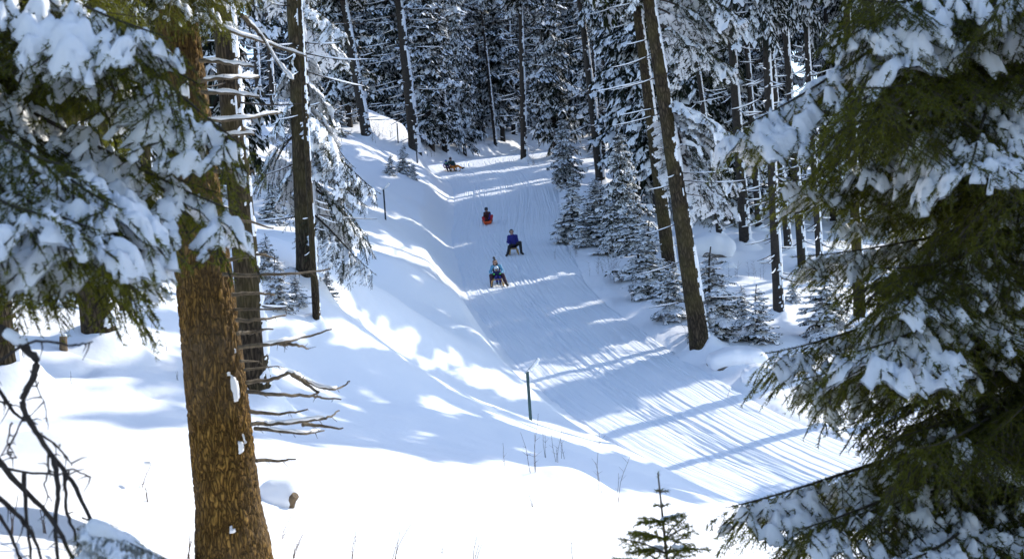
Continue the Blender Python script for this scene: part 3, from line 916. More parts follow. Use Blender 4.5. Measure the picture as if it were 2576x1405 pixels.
LT = at(-300, 700, 7.2)
rnd = []
random.seed(8)
for k in range(46):
    ty = -160 + 720 * ((k * .618) % 1); tx = random.uniform(-120, 430 if ty < 380 else 260)
    D = random.uniform(6.6, 8.8)
    p1 = at(tx, ty, D)
    p0 = np.array([LT[0], LT[1], p1[2] + random.uniform(.0, .55)])
    rnd.append((p0, p1, random.choice([0, 1, 3, 3, 4, 1])))
LTREE = near_tree('big spruce close on the left with heavy snow pillows on its drooping green boughs', LT[0], LT[1], .16, 12, [
    (-300, -420, 618, 372, 6.5, 1), (-300, -330, 500, 212, 6.2, 3), (-300, -270, 410, 90, 6.0, 5), (-300, 90, 600, 535, 6.4, 0), (-300, 160, 560, 500, 6.7, 3),
    (-300, 210, 345, 520, 5.5, 5), (-300, 270, 235, 575, 5.3, 6), (-300, 270, 120, 545, 5.1, 5), (-300, 310, 330, 600, 5.7, 6), (-300, 370, 366, 700, 6.0, 3), (-300, 370, 200, 660, 5.8, 3),
    (-300, 200, 170, 420, 5.4, 3), (-300, 380, 60, 670, 5.8, 3), (-300, 140, 400, 440, 7.0, 3), (-300, 200, 380, 620, 6.6, 3)], rnd, 4.2, .10)

def dead_limb():
    D = 5.2
    base = np.array(LTREE.location)
    lines = [([(-120, 790), (0, 828), (55, 868), (92, 908), (78, 960), (56, 1010), (76, 1062), (120, 1130), (180, 1210), (232, 1312)], .017),
             ([(-120, 900), (-20, 960), (35, 1035), (76, 1062)], .010), ([(-60, 990), (0, 1010), (48, 1022)], .006), ([(30, 1060), (20, 1110), (40, 1150)], .004),
             ([(-40, 1110), (30, 1200), (120, 1290), (185, 1405), (200, 1450)], .013), ([(136, 1150), (146, 1240), (140, 1330), (150, 1440)], .012),
             ([(-60, 1200), (40, 1290), (90, 1360), (110, 1450)], .011), ([(162, 1185), (170, 1290), (190, 1345), (200, 1440)], .008), ([(-60, 1150), (20, 1178), (140, 1192), (180, 1180), (228, 1200)], .006),
             ([(90, 1085), (130, 1110), (160, 1140), (182, 1168)], .005), ([(120, 1130), (122, 1180), (112, 1220), (128, 1260)], .005), ([(76, 930), (110, 1010), (122, 1080)], .003),
             ([(60, 1190), (66, 1290), (80, 1420)], .010), ([(56, 1010), (60, 1045), (20, 1130), (30, 1145)], .005), ([(0, 905), (90, 858), (180, 868), (232, 858)], .006), ([(-60, 1260), (0, 1300), (40, 1380), (70, 1450)], .009)]
    g = Geo()
    for pts, r0 in lines:
        off = random.uniform(-.25, .25) if r0 < .016 else 0
        P = np.array([at(x, y, D + off * min(1, q / 3)) for q, (x, y) in enumerate(pts)])
        P = catmull(np.column_stack([P, P[:, :1]]), 6)[:, :3] - base
        P += (RNG.random(P.shape) - .5) * .006
        g.tube(P, np.linspace(r0, r0 * .45, len(P)) * RNG.uniform(.9, 1.12, len(P)), 8)
        for q in range(5):
            j = random.randrange(2, len(P)); e = P[j] + np.array([random.uniform(-.06, .06), random.uniform(-.05, .05), random.uniform(-.08, .02)])
            g.tube(np.array([P[j], (P[j] + e) / 2 + .006, e]), [.0035, .0025, .001], 4)
    b = link('dead_branch', g.mesh('dead_branch', M_DEADD), LTREE)
    put_bough(LTREE, NEARB[5], at(210, 1300, D), at(440, 1415, 5.0))
    put_bough(LTREE, NEARB[5], at(190, 1330, D), at(330, 1470, 4.9), -1)
    pr = []
    for (x, y, r) in [(235, 1322, .028), (262, 1335, .03), (300, 1355, .026), (345, 1385, .024), (225, 1380, .03), (270, 1400, .034), (232, 1350, .026)]:
        p = at(x, y, 5.1) - base; pr.append((p, p + [.03, 0, -.015], r, r * .9))
    blob_obj('branch_snow', pr, .009, M_BSNOW, b, k=.03, noise=.012, ns=.05)
    pr = []
    for (x, y, r) in [(5, 838, .014), (25, 850, .02), (45, 866, .016)]:
        p = at(x, y - 8, D) - base; pr.append((p, p + [.02, 0, -.012], r, r))
    blob_obj('branch_snow', pr, .007, M_BSNOW, b, k=.02)
dead_limb()

# a spruce sapling in front, its tip only just in the frame
def sapling():
    D = 8.0
    tip = at(1655, 1188, D); gz = h1(tip[0] + .03, D)
    base = np.array([tip[0] + .05, D, gz])
    t = thing('spruce_sapling', 'small bare-topped spruce sapling poking up at the bottom edge of the snow', 'tree', base)
    H = tip[2] - gz
    z = np.linspace(0, 1, 14); P = np.column_stack([(tip[0] - base[0]) * z ** 1.2, 0 * z, H * z])
    g = Geo(); g.tube(P, np.linspace(.022, .004, 14), 8); link('trunk', g.mesh('trunk', M_DEAD), t)
    r = np.random.default_rng(4)
    S = []; W = []
    S += [(P[-1] - (P[-1] - P[-2]) * f, P[-1] - (P[-1] - P[-2]) * (f - .25)) for f in (.25,)]
    d = .11; gs = []
    while d < H - .15:
        ln = .05 + .48 * d
        big = r.random() < .86
        for b in range(6 if big else 3):
            az = 2 * PI * b / 6 + r.normal(0, .25); l = min(ln, .62) * r.uniform(.7, 1.15) * (1 if big else .42)
            o = np.array([np.interp(H - d, P[:, 2], P[:, 0]), 0, H - d])
            dirv = np.array([math.cos(az), math.sin(az), r.uniform(.25, .6) - .2 * (d > .6)])
            m = max(2, int(l / .045)); ss = np.linspace(0, 1, m + 1)
            B = o + dirv * (l * ss)[:, None]; B[:, 2] -= .25 * l * ss ** 2
            W.append(B)
            for k in range(m):
                if ss[k] > .25: S.append((B[k], B[k + 1]))
                if k > 0:
                    for sd in (-1, 1):
                        l2 = (.10 * (1 - ss[k]) + .035) * r.uniform(.5, 1.2) * min(1, l / .2)
                        a2 = az + sd * r.uniform(.6, 1.0)
                        S.append((B[k], B[k] + np.array([math.cos(a2), math.sin(a2), r.uniform(-.35, .15)]) * l2))
            if r.random() < .14 and l > .08:
                j = m // 2; gs.append((B[max(0, j - 1)] + [0, 0, .014], B[min(m, j + 1)] + [0, 0, .004], .018 * r.uniform(.7, 1.2), .013))
        d += .066 + .025 * r.random() + .03 * d
    S = np.array(S)
    g = Geo()
    for B in W: g.tube(B, np.linspace(.006, .0018, len(B)), 5)
    link('branches', g.mesh('branches', M_DEAD), t)['kind'] = 'stuff'
    V, F = needles_hi(S, 480, .024, .0052, 5)
    link('needles', mesh_np('needles', V, [F], M_NEAR, False), t)
    o = blob_obj('snow_load', gs, .0085, M_BSNOW, t, k=.018, noise=.008, ns=.04); o['kind'] = 'stuff'
sapling()

# ------------------------------------------------------------------ trunks and trees that can be told apart
def trunk_tree(bx, by, tx, ty, w, proto, label, group=None, D=None, s=1.0):
    b = ground(bx, by) if D is None else at(bx, by, D)
    D = b[1]
    b[2] = h1(b[0], b[1]) - .12
    top = at(tx, ty, D)
    th = math.atan2(top[0] - b[0], top[2] - b[2])
    sx = (w / 2 / FPX * D) / (.235)
    t = tree(proto, b, 'spruce_tree', label, 'tree', group, s=s, sxy=sx, lean=(th, random.gauss(0, .01)))
    r0 = .26 * sx; n = 26
    rr = np.array([r0 * .6, r0 * 1.0, r0 * 1.25, r0 * 1.6, r0 * 2.1, r0 * 2.9, r0 * 3.8]); aa = np.arange(n) * 2 * PI / n
    A, Q = np.meshgrid(aa, rr, indexing='ij')
    X, Y = b[0] + Q * np.cos(A), b[1] + Q * np.sin(A)
    hp = (.26 + .10 * np.cos(A - .6) + .10 * (vnoise(A * 1.3, Q * 0 + bx, 3) - .5)) * min(1.3, r0 / .2)
    Z = height(X, Y) + hp * np.exp(-((Q - r0) / (r0 * 1.1)) ** 2) - .05 * sstep(r0 * 2.4, r0 * 3.8, Q)
    m = len(rr); i = np.arange(n)[:, None] * m; i2 = (np.arange(n)[:, None] + 1) % n * m; j = np.arange(m - 1)[None]
    F = np.stack([i + j, i + j + 1, i2 + j + 1, i2 + j], -1).reshape(-1, 4)
    Mi = (Matrix.Translation(t.location) @ t.rotation_euler.to_matrix().to_4x4() @ Matrix.Diagonal((*t.scale, 1))).inverted()
    V = np.stack([X, Y, Z], -1).reshape(-1, 3) @ np.array(Mi.to_3x3()).T + np.array(Mi.translation)
    link('foot_snow', mesh_np('foot_snow', V, [F], M_SNOW), t)
    if w < 22 and 'thin snow streaked' in label:
        for c in list(t.children):
            if c.name.startswith('dead_twigs'): bpy.data.objects.remove(c)
    return t, b

G_MIX = 'tall bare trunked spruces along the run'
trunk_tree(650, 1010, 568, 150, 66, 'tall0', 'grey spruce trunk with stuck snow just behind the golden front trunk', G_MIX)
tA, bA = trunk_tree(775, 722, 744, 60, 52, 'tall1', 'dark spruce left of the run with snow heavy boughs hanging down its right side', G_MIX)
trunk_tree(797, 810, 786, 600, 20, 'pole0', 'thin snow streaked young spruce beside the dark trunk left of the run', G_MIX, s=.6)
trunk_tree(925, 352, 884, 130, 25, 'high0', 'leaning spruce on the sunlit slope up left of the top of the run', G_MIX)
trunk_tree(1045, 384, 1000, 0, 27, 'high1', 'thick leaning bare trunk with a white snow stripe left of the two riders', G_MIX)
trunk_tree(1122, 392, 1099, 0, 17, 'high2', 'slim dark straight trunk right behind the two riders at the top', G_MIX)
trunk_tree(1319, 407, 1307, 0, 17, 'high1', 'straight snow striped trunk at the right end of the crest of the run', G_MIX)
trunk_tree(1512, 464, 1466, 60, 22, 'high2', 'leaning dark trunk with snow stripe above the dense young spruces right of the run', G_MIX)
trunk_tree(1690, 712, 1608, 100, 34, 'tall0', 'dark leaning trunk just left of the brown leaning trunk, right of the run', G_MIX)
tH, bH = trunk_tree(1764, 886, 1634, 0, 46, 'tall1', 'tall brown leaning trunk right of the run with a snowy bough clump', G_MIX)
trunk_tree(1960, 795, 1918, 0, 26, 'high0', 'straight trunk with white snow stripe in the hollow right of the run', G_MIX)
trunk_tree(1876, 622, 1852, 300, 27, 'high1', 'sturdy dark trunk standing in shaded snow behind the brown leaning trunk', G_MIX)
trunk_tree(1812, 598, 1786, 400, 15, 'high2', 'slim trunk leaning behind the snowy bough clump right of the run', G_MIX)
trunk_tree(1984, 634, 1955, 300, 18, 'high0', 'dark trunk just right of the snow striped trunk in the hollow', G_MIX)
trunk_tree(2020, 680, 1990, 300, 22, 'high1', 'dark trunk half hidden by boughs right of the hollow', G_MIX)
trunk_tree(1910, 578, 1890, 300, 17, 'high2', 'slim trunk far back between two dark trunks right of the run', G_MIX)
trunk_tree(2065, 700, 2040, 300, 18, 'high0', 'thin trunk seen through the tips of the dark right spruce', G_MIX)
trunk_tree(262, 874, 222, 600, 82, 'tall0', 'stout snow spotted trunk in shade at the left beside a small cut stump', G_MIX)
trunk_tree(20, 972, -30, 650, 85, 'tall1', 'stout dark trunk at the left edge with a line of snow spots', G_MIX)
trunk_tree(312, 800, 298, 650, 30, 'tall1', 'slim trunk base behind the stout trunk at the left', G_MIX)
trunk_tree(398, 694, 388, 600, 26, 'tall0', 'small dark trunk base between the left boughs and the golden trunk', G_MIX)
trunk_tree(1218, 345, 1203, 150, 10, 'high0', 'slim snow striped trunk behind the crest, first of two near the middle', G_MIX)
trunk_tree(1248, 372, 1230, 200, 9, 'high2', 'very thin leaning trunk behind the crest, second of two near the middle', G_MIX)
trunk_tree(1360, 360, 1350, 200, 10, 'high1', 'thin trunk with dead side twigs just right of the straight crest trunk', G_MIX)
trunk_tree(1555, 470, 1535, 300, 10, 'high0', 'thin pale trunk right of the leaning dark trunk with snow stripe', G_MIX)
for (x, y, tx, w, l) in [(655, 330, 645, 16, 'thin upright trunk on the back slope right of the golden trunk'), (690, 320, 678, 14, 'thin leaning trunk on the back slope left of the dark left spruce'),
                         (612, 350, 598, 18, 'grey trunk on the back slope half behind the golden trunk'), (835, 300, 826, 14, 'thin trunk on the back slope right of the dark left spruce')]:
    trunk_tree(x, y, tx, y - 180, w, 'high%d' % random.randrange(3), l, G_MIX)

# snow-heavy boughs of the dark spruce on the left, and of the brown leaning one on the right
random.seed(3)
def hang_boughs(t, b, lst, spread):
    th = t.rotation_euler[1]
    sx = t.scale[0]; rot = t.rotation_euler[0]
    t.rotation_euler = (0, th, 0)
    Mi = (Matrix.Translation(t.location) @ t.rotation_euler.to_matrix().to_4x4() @ Matrix.Diagonal((sx, sx, t.scale[2], 1))).inverted()
    for (sx0, sy0, ex, ey, pr) in lst:
        D = b[1]
        p0 = at(sx0, sy0, D); p1 = at(ex, ey, D + random.uniform(*spread))
        p0 = np.array(Mi @ Vector(p0)); p1 = np.array(Mi @ Vector(p1))
        put_bough(t, mb(pr), p0 + np.array(t.location), p1 + np.array(t.location), random.choice([-1, 1]))
hang_boughs(tA, bA, [(750, 100, 722, 215, 2), (752, 130, 694, 262, 0), (754, 130, 800, 235, 2), (757, 190, 862, 330, 2), (758, 270, 892, 420, 2), (760, 300, 908, 468, 2), (754, 150, 760, 262, 2),
                     (760, 330, 958, 486, 1), (762, 380, 925, 520, 0), (763, 430, 925, 590, 1), (763, 460, 944, 620, 1), (764, 520, 942, 690, 1), (756, 220, 672, 350, 1), (758, 330, 668, 460, 1),
                     (760, 390, 690, 520, 3), (757, 250, 850, 400, 0), (748, -60, 800, 60, 1), (748, -80, 690, 40, 0), (752, 60, 860, 170, 0), (750, 0, 880, 90, 1)], (-.5, 1.9))
hang_boughs(tH, bH, [(1668, 250, 1890, 355, 2), (1690, 268, 1760, 420, 2), (1690, 300, 1850, 430, 2), (1700, 330, 1775, 500, 0), (1700, 350, 1880, 470, 1), (1705, 380, 1800, 560, 0), (1700, 320, 1740, 470, 2),
                     (1710, 400, 1850, 540, 3), (1660, 20, 1790, 130, 0), (1658, 0, 1840, 90, 1), (1660, 60, 1870, 180, 1), (1690, 280, 1820, 370, 0), (1640, -100, 1900, 60, 1), (1640, -60, 1560, 40, 0)], (-.3, 1.8))

# whole spruces near the run
def full_at(px, py, proto, label, s, sxy=None, group=None, D=None, cat='tree', name='spruce_tree'):
    b = ground(px, py) if D is None else at(px, py, D)
    b[2] = h1(b[0], b[1]) - .08
    return tree(proto, b, name, label, cat, group, s=s, sxy=sxy)
G_F = 'snowy spruces behind the crest of the run'
full_at(1085, 372, 'full0', 'broad snow frosted spruce behind the crest, between the two dark trunks', .9, 1.05, G_F)
full_at(1170, 392, 'full1', 'narrow snow laden spruce just right of the riders at the top', .8, .55, G_F)
full_at(1265, 352, 'full2', 'dark snow dusted spruce behind the crest left of the straight trunk', .9, .9, G_F)
full_at(880, 318, 'full1', 'snowy spruce on the back slope right of the dark left spruce', .9, .8, G_F)
full_at(968, 262, 'full0', 'tall snowy spruce behind the snow capped rock on the back slope', 1., .9, G_F)
full_at(1400, 396, 'full1', 'dark spruce with snowy boughs right of the straight crest trunk', .85, .8, G_F)
full_at(1600, 500, 'full2', 'dense dark spruce right of the leaning dark trunk', .8, .85, G_F)
full_at(1720, 480, 'full1', 'dark spruce filling the gap behind the brown leaning trunk', .9, .9, G_F)
G_Y = 'young spruces in the snow beside the run'
def young(px, py, hpx, label, wide=1.0, k=None):
    b = ground(px, py)
    hh = hpx / FPX * b[1]
    k = random.randrange(3) if k is None else k
    pr, H = ('young%d' % k, 3.2) if hh < 4.2 else ('mid0', 9.0)
    return full_at(px, py, pr, label, hh / H, hh / H * wide, G_Y, None, 'young tree', 'young_spruce')
young(983, 440, 55, 'tiny snowy spruce, left one of the three on the left bank', 1.09)
young(1016, 438, 80, 'snowy little spruce, middle and tallest of three on the left bank', 1.04)
young(1040, 452, 44, 'tiny spruce, right one of the three on the left bank', 1.09)
young(1425, 470, 185, 'bushy snowy spruce at the right edge of the upper run', 1.23)
young(1445, 602, 165, 'dense young spruce at the right edge of the run beside the upper riders', 1.18)
young(1515, 615, 170, 'dense young spruce, second along the right edge of the run', 1.18)
young(1580, 640, 330, 'taller snow hung spruce behind the dense pair right of the run', 1.20)
young(1480, 618, 110, 'small dense spruce in front of the pair at the right edge of the run', 1.23)
young(1555, 640, 150, 'bushy snowy spruce between the dense pair and the dark leaning trunk', 1.23)
young(1610, 690, 200, 'snow hung young spruce just left of the dark leaning trunk', 1.14)
young(1500, 560, 120, 'young spruce peeking over the dense pair right of the run', 1.23)
young(1640, 740, 190, 'low snowed under spruce at the foot of the dark leaning trunk', 1.31)
young(1692, 800, 150, 'snowed under bushy spruce left of the brown leaning trunk base', 1.27)
young(1800, 850, 235, 'bright snow covered young spruce right behind the brown leaning trunk', 1.25)
young(1868, 820, 110, 'small snowy spruce right of the bright snow covered one', 1.09)
young(1910, 860, 150, 'small frosted spruce left of the snow striped trunk base', 1.23)
young(2075, 862, 195, 'white frosted young spruce just left of the dark right spruce', 1.23)
young(1995, 760, 70, 'tiny spruce in the hollow right of the snow striped trunk', 1.09)
young(2120, 850, 100, 'small spruce right of the white frosted young one', 1.09)
young(700, 775, 140, 'small snowy spruce left of the dark left trunk base', 1.18)
young(745, 765, 90, 'low spruce bush touching the dark left trunk base', 1.27)
young(825, 752, 80, 'low dark spruce right of the thin snow streaked tree', 1.18)
young(668, 700, 120, 'small snowy spruce between the golden and the dark left trunk', 1.09)
young(690, 560, 130, 'young spruce up the slope left of the dark left trunk', 1.09)
young(850, 340, 90, 'young spruce at the edge of the sunlit back slope', 1.09)

# ------------------------------------------------------------------ the forest, tree by tree
SHADE = [(16.0, 36.6), (19.2, 40.2), (14.2, 38.6), (18.2, 43.0), (21.5, 44.4), (12.2, 41.8), (12.8, 46.2), (16.4, 49.0), (12.4, 51.2), (16.0, 54.0), (21.5, 56.5), (18.6, 60.5), (22.5, 65.0), (26.0, 62.0), (18.0, 66.0)]
# unseen trees added round the camera to darken the near boughs
ROUND = [(7.6, 3.0), (9.2, 8.5), (10.5, 14.0), (4.5, -3.5), (-1.5, -5.0), (-6.5, -2.0), (-8.5, 4.5), (-9.0, 11.0), (-11.5, 17.0), (12.5, 1.5)]
def forest():
    r = random.Random(77)
    pts = [tuple(o.location[:2]) for o in COL.objects if o.get('category') == 'tree']
    def ok(x, y, d):
        if any((x - a) ** 2 + (y - b) ** 2 < d * d for a, b in pts): return False
        off, zc, hw, al = track_info(np.array([x]), np.array([y]))
        c = y - .84 * x      # gaps in the stand that let the low sun through to the crest and the left bank
        if (104 < c < 115 and x < 42) or (58.5 < c < 62.5 and x < 34) or (89.5 < c < 93.5 and x < 34): return False
        return abs(off[0]) > hw[0] + 2.2
    def put(x, y, px, deep, zone, grp, bare, r, pr=None, s=None):
        marks = [(200, 'left of the stout snow spotted trunk'), (560, 'behind the left boughs'), (720, 'left of the dark left spruce'), (900, 'above the dark left spruce'),
                 (1010, 'above the snow capped rock'), (1110, 'above the two riders'), (1210, 'above the left end of the crest'), (1320, 'above the middle of the crest'), (1420, 'right of the straight crest trunk'),
                 (1520, 'around the leaning dark trunk'), (1640, 'left of the brown leaning trunk'), (1780, 'behind the brown leaning trunk'), (1910, 'above the snowy bough clump'),
                 (2010, 'around the snow striped trunk'), (2200, 'fringing the big right spruce'), (2450, 'behind the big right spruce'), (9999, 'at the right edge')]
        m = next(t for v, t in marks if px < v)
        kind = 'bare trunked spruce' if bare else 'snow dusted spruce'
        row = 'in front row' if deep < .3 else 'in mid forest' if deep < .62 else 'deep in forest'
        if zone == 3: m, row = 'outside the frame, added round the camera to shade near boughs', 'standing'
        s = s or r.uniform(.8, 1.15)
        pr = pr or ('high%d' % r.randrange(3) if bare else 'full%d' % r.randrange(3))
        t = tree(pr, (x, y, h1(x, y) - .12), 'spruce_tree', kind + ' ' + row + ' ' + m, 'tree', grp, s=s, sxy=s * r.uniform(.75, 1.05))
        t.rotation_euler = (r.gauss(0, .012), r.gauss(.015, .022), 0)
        pts.append((x, y))
    zones = [
        # label, group, number, px range, depth range, min spacing, share of bare-trunked trees
        (0, 'spruces in the forest behind the crest', 95, (820, 1700), (124, 185), 2.4, .42),
        (1, 'spruces in the forest right of the run', 76, (1640, 2750), (72, 150), 2.6, .66),
        (2, 'spruces in the forest on the left', 55, (-250, 800), (48, 170), 3.0, .45)]
    for zone, grp, n, (pa, pb), (da, db), sp, bare in zones:
        k = 0; tries = 0
        while k < n and tries < 6000:
            tries += 1
            D = da + (db - da) * r.random() ** 1.3
            px = r.uniform(pa, pb)
            p = at(px, 400, D)
            if px < 1000 and D < 118 and px > 560: continue
            if not ok(p[0], D, sp): continue
            put(p[0], D, px, (D - da) / (db - da), zone, grp, r.random() < bare, r); k += 1
    # stand at the right edge, whose crowns shade the slope on the left and whose trunks stripe the run
    for (x, y) in SHADE:
        put(x, y, CX + FPX * x / y, 0, 2, zones[1][1], True, r, 'pole%d' % r.randrange(2), .95)
    same = {}
    for o in COL.objects:
        if o.get('group') in [z_[1] for z_ in zones] and 'deep in forest' not in o['label']: same.setdefault(o['label'], []).append(o)
    words = ['first', 'second', 'third', 'fourth', 'fifth', 'sixth', 'seventh', 'eighth', 'ninth', 'tenth', 'eleventh', 'twelfth', 'thirteenth', 'fourteenth']
    for l, os_ in same.items():
        if 1 < len(os_) <= 14:
            for q, o in enumerate(sorted(os_, key=lambda o: o.location[0] / o.location[1])): o['label'] = l.replace('spruce', 'spruce, %s from left,' % words[q], 1)
    for (x, y) in ROUND:
        put(x, y, 0, 0, 3, 'unseen spruces added round the viewpoint for shade', False, r, 'full%d' % r.randrange(3), .9)
forest()

# ------------------------------------------------------------------ stones, stump, marker posts
M_STEEL = simple('weathered galvanised steel', (.045, .088, .088), .5, .35, 12, .002, .4)
M_STEELD = simple('dark marker steel', (.018, .026, .038), .5, .3, 12, .002, .3)
M_PLATE = simple('pale sign plate', (.45, .50, .52), .5, .15, 10)
M_WOODY = simple('varnished sled wood', (.42, .25, .07), .45, .25, 14)
M_STUMP = simple('old stump wood', (.13, .09, .05), .9, .4, 18, .01)

def stone(px, py, w, hgt, label, seed, cap=True, D=None, name='snowy_boulder', cat='boulder'):
    b = ground(px, py) if D is None else at(px, py, D)
    b[2] = h1(b[0], b[1]) - .06
    k = b[1] / FPX; W, H = w * k / 2, hgt * k
    t = thing(name, label, cat, b)
    r = np.random.default_rng(seed)
    pr = []
    for q in range(5):
        x = r.uniform(-.55, .55) * W; y = r.uniform(-.4, .4) * W
        pr.append(((x, y, 0), (x + r.uniform(-.2, .2) * W, y, H * .35), W * r.uniform(.35, .5), W * r.uniform(.25, .4)))
    sc_ = H * .55 / (W * .55)
    V, F = blob(pr, W / 14, k=W * .2, noise=W * .25, ns=W * .7); V[:, 2] *= min(1.2, sc_)
    V[:, 2] -= H * .35
    link('stone', mesh_np('stone', V, [F], M_ROCK), t)
    top = V[:, 2].max() - .1 * H
    pr = []
    for q in range(6):
        x = -W * .7 + W * 1.4 * q / 5; z = top + .02 - .30 * H * (abs(x) / W) ** 2
        pr.append(((x, -.3 * W, z - .1 * H), (x, .4 * W, z), H * .42 * r.uniform(.8, 1.15), H * .42))
    V, F = blob(pr, W / 16, k=W * .15, noise=H * .12, ns=W * .8)
    link('snow_cap', mesh_np('snow_cap', V, [F], M_SNOW), t)
    return t
stone(1855, 905, 150, 55, 'large boulder under a thick snow cushion right of the brown leaning trunk', 3)
stone(1908, 950, 62, 50, 'smaller round boulder with a snow cap below the large boulder', 5)
stone(969, 292, 40, 24, 'snow capped rock up on the sunlit back slope', 7)
stone(1786, 640, 110, 62, 'snow covered boulder in shade just right of the brown leaning trunk', 9, name='snowy_boulder')
stone(1835, 672, 26, 24, 'little snow lump rock in the shaded hollow', 11)

def stump_snow():
    b = ground(705, 1268); k = b[1] / FPX
    t = thing('tree_stump', 'stump buried under a round snow cap right of the golden trunk', 'stump', b)
    g = Geo(); g.tube([(.10, -.05, -.1), (.15, -.1, .03), (.20, -.13, .08)], [.05, .05, .045], 9)
    link('wood', g.mesh('wood', M_STUMP), t)
    pr = [((-.08, 0, .0), (-.08, .05, .08), .17, .17), ((.06, 0, .02), (.08, .05, .10), .15, .14), ((-.2, .02, -.02), (-.15, .05, .02), .12, .12)]
    blob_obj('snow_cap', pr, .02, M_SNOW, t, k=.08, noise=.02, ns=.2)
    b = ground(160, 880)
    t = thing('tree_stump', 'small upright cut stump in the snow left of the stout trunk', 'stump', b)
    g = Geo(); g.tube([(0, 0, -.15), (0, 0, .02), (.005, 0, .15), (.01, 0, .20)], [.075, .062, .058, .056], 12)
    link('wood', g.mesh('wood', M_STUMP), t)
    blob_obj('snow_cap', [((-.02, 0, .21), (.03, .01, .21), .035, .03)], .012, M_SNOW, t, k=.02)
stump_snow()

def marker(px, py, hpx, label, mat, plate):
    b = ground(px, py); k = b[1] / FPX; H = hpx * k
    t = thing('marker_post', label, 'marker post', b)
    g = Geo()
    w = .07
    g.box((0, 0, H / 2 - .3), (w, .006, H + .6)); g.box((-w / 2 + .004, .022, H / 2 - .3), (.007, .038, H + .6)); g.box((w / 2 - .004, .022, H / 2 - .3), (.007, .038, H + .6))
    link('post', g.mesh('post', mat, False), t)
    if plate:
        L = .46
        Rm = Matrix.Rotation(-R(47), 3, 'Y')
        c = np.array(Rm @ Vector((L / 2 - .03, .03, .0))) + (-.045, 0, H - .03)
        g = Geo(); g.box(c, (L, .26, .012), np.array(Rm)); link('sign_plate', g.mesh('sign_plate', M_PLATE, False), t)
        pr = []
        for q in range(4):
            o = np.array(Rm @ Vector((L * (.35 + .18 * q), .03, -.035))) + (-.045, 0, H - .03)
            pr.append((o + (0, -.08, 0), o + (0, .08, 0), .045 + .008 * q, .045 + .008 * q))
        pr = pr[:3] + [(pr[3][0], pr[3][1], .04, .04)]
        blob_obj('snow_cap', pr, .014, M_SNOW, t, k=.04, noise=.015, ns=.1)
    return t
marker(1335, 1056, 122, 'grey steel marker post with tilted snowy plate in the open snow left of the run', M_STEEL, True)
marker(970, 553, 76, 'dark steel marker post with tilted plate up on the left bank', M_STEELD, True)

def pole(px, py, hpx, label):
    b = ground(px, py); H = hpx * b[1] / FPX
    t = thing('marker_pole', label, 'marker pole', b)
    g = Geo(); g.tube([(0, 0, -.4), (0, 0, H * .5), (.01, 0, H)], [.045, .045, .042], 8); link('shaft', g.mesh('shaft', M_STEELD), t)
    g = Geo(); g.tube([(.01, 0, H), (.01, 0, H + .05)], [.05, .03], 8); link('snow_cap', g.mesh('snow_cap', M_SNOW), t)
pole(1002, 362, 48, 'dark thin pole left of the thick leaning bare trunk on the back slope')
pole(1050, 412, 50, 'dark thin pole at the foot of the thick leaning bare trunk')

# ------------------------------------------------------------------ dry stalks and bare bushes poking out of the snow
def stalks(px, py, hpx, n, label, lean=.0, spread=.1, bush=False, rad=.0042, snow=False, name=None):
    b = ground(px, py); k = b[1] / FPX; H = hpx * k
    nm = name or ('bare_bush' if bush else 'dry_stalk')
    t = thing(nm, label, 'bare bush' if bush else 'dry stalks', b)
    g = Geo(); r = random.Random(int(px * 7 + py))
    rad = max(rad, (.26 if bush else .17) * k)
    for q in range(n):
        hh = H * (1 if q == 0 else r.uniform(.35, .95)); a = r.uniform(0, 2 * PI); d = r.uniform(0, spread) * H
        x0, y0 = math.cos(a) * d, math.sin(a) * d
        l = lean + r.uniform(-.22, .22) * (1 if n > 1 else .2)
        tt = np.linspace(0, 1, 7)
        P = np.column_stack([x0 + hh * (l * tt ** 1.6) + .012 * hh * np.sin(tt * 9 + q), y0 + hh * r.uniform(-.2, .2) * tt, -.08 + (hh + .08) * tt])
        g.tube(P, np.linspace(rad, rad * .45, 7), 4)
        for w in range(r.randrange(2, 5) + (4 if bush else 0)):
            j = r.randrange(2, 6); sd = r.choice([-1, 1]); ll = hh * r.uniform(.08, .22) * (1.6 if bush else 1)
            e = P[j] + np.array([sd * ll * .7, r.uniform(-.5, .5) * ll, ll * r.uniform(.3, 1)])
            g.tube(np.array([P[j], (P[j] + e) / 2 + (0, 0, .02 * ll), e]), [rad * .6, rad * .45, rad * .25], 3)
    o = link('stems', g.mesh('stems', M_TWIG), t)
    if snow:
        s_ = H * .8
        blob_obj('snow_cap', [((.25 * s_, 0, H * .97), (.45 * s_, 0, H * .95), .016, .02)], .007, M_SNOW, t, k=.02, noise=.01, ns=.03)
    return t
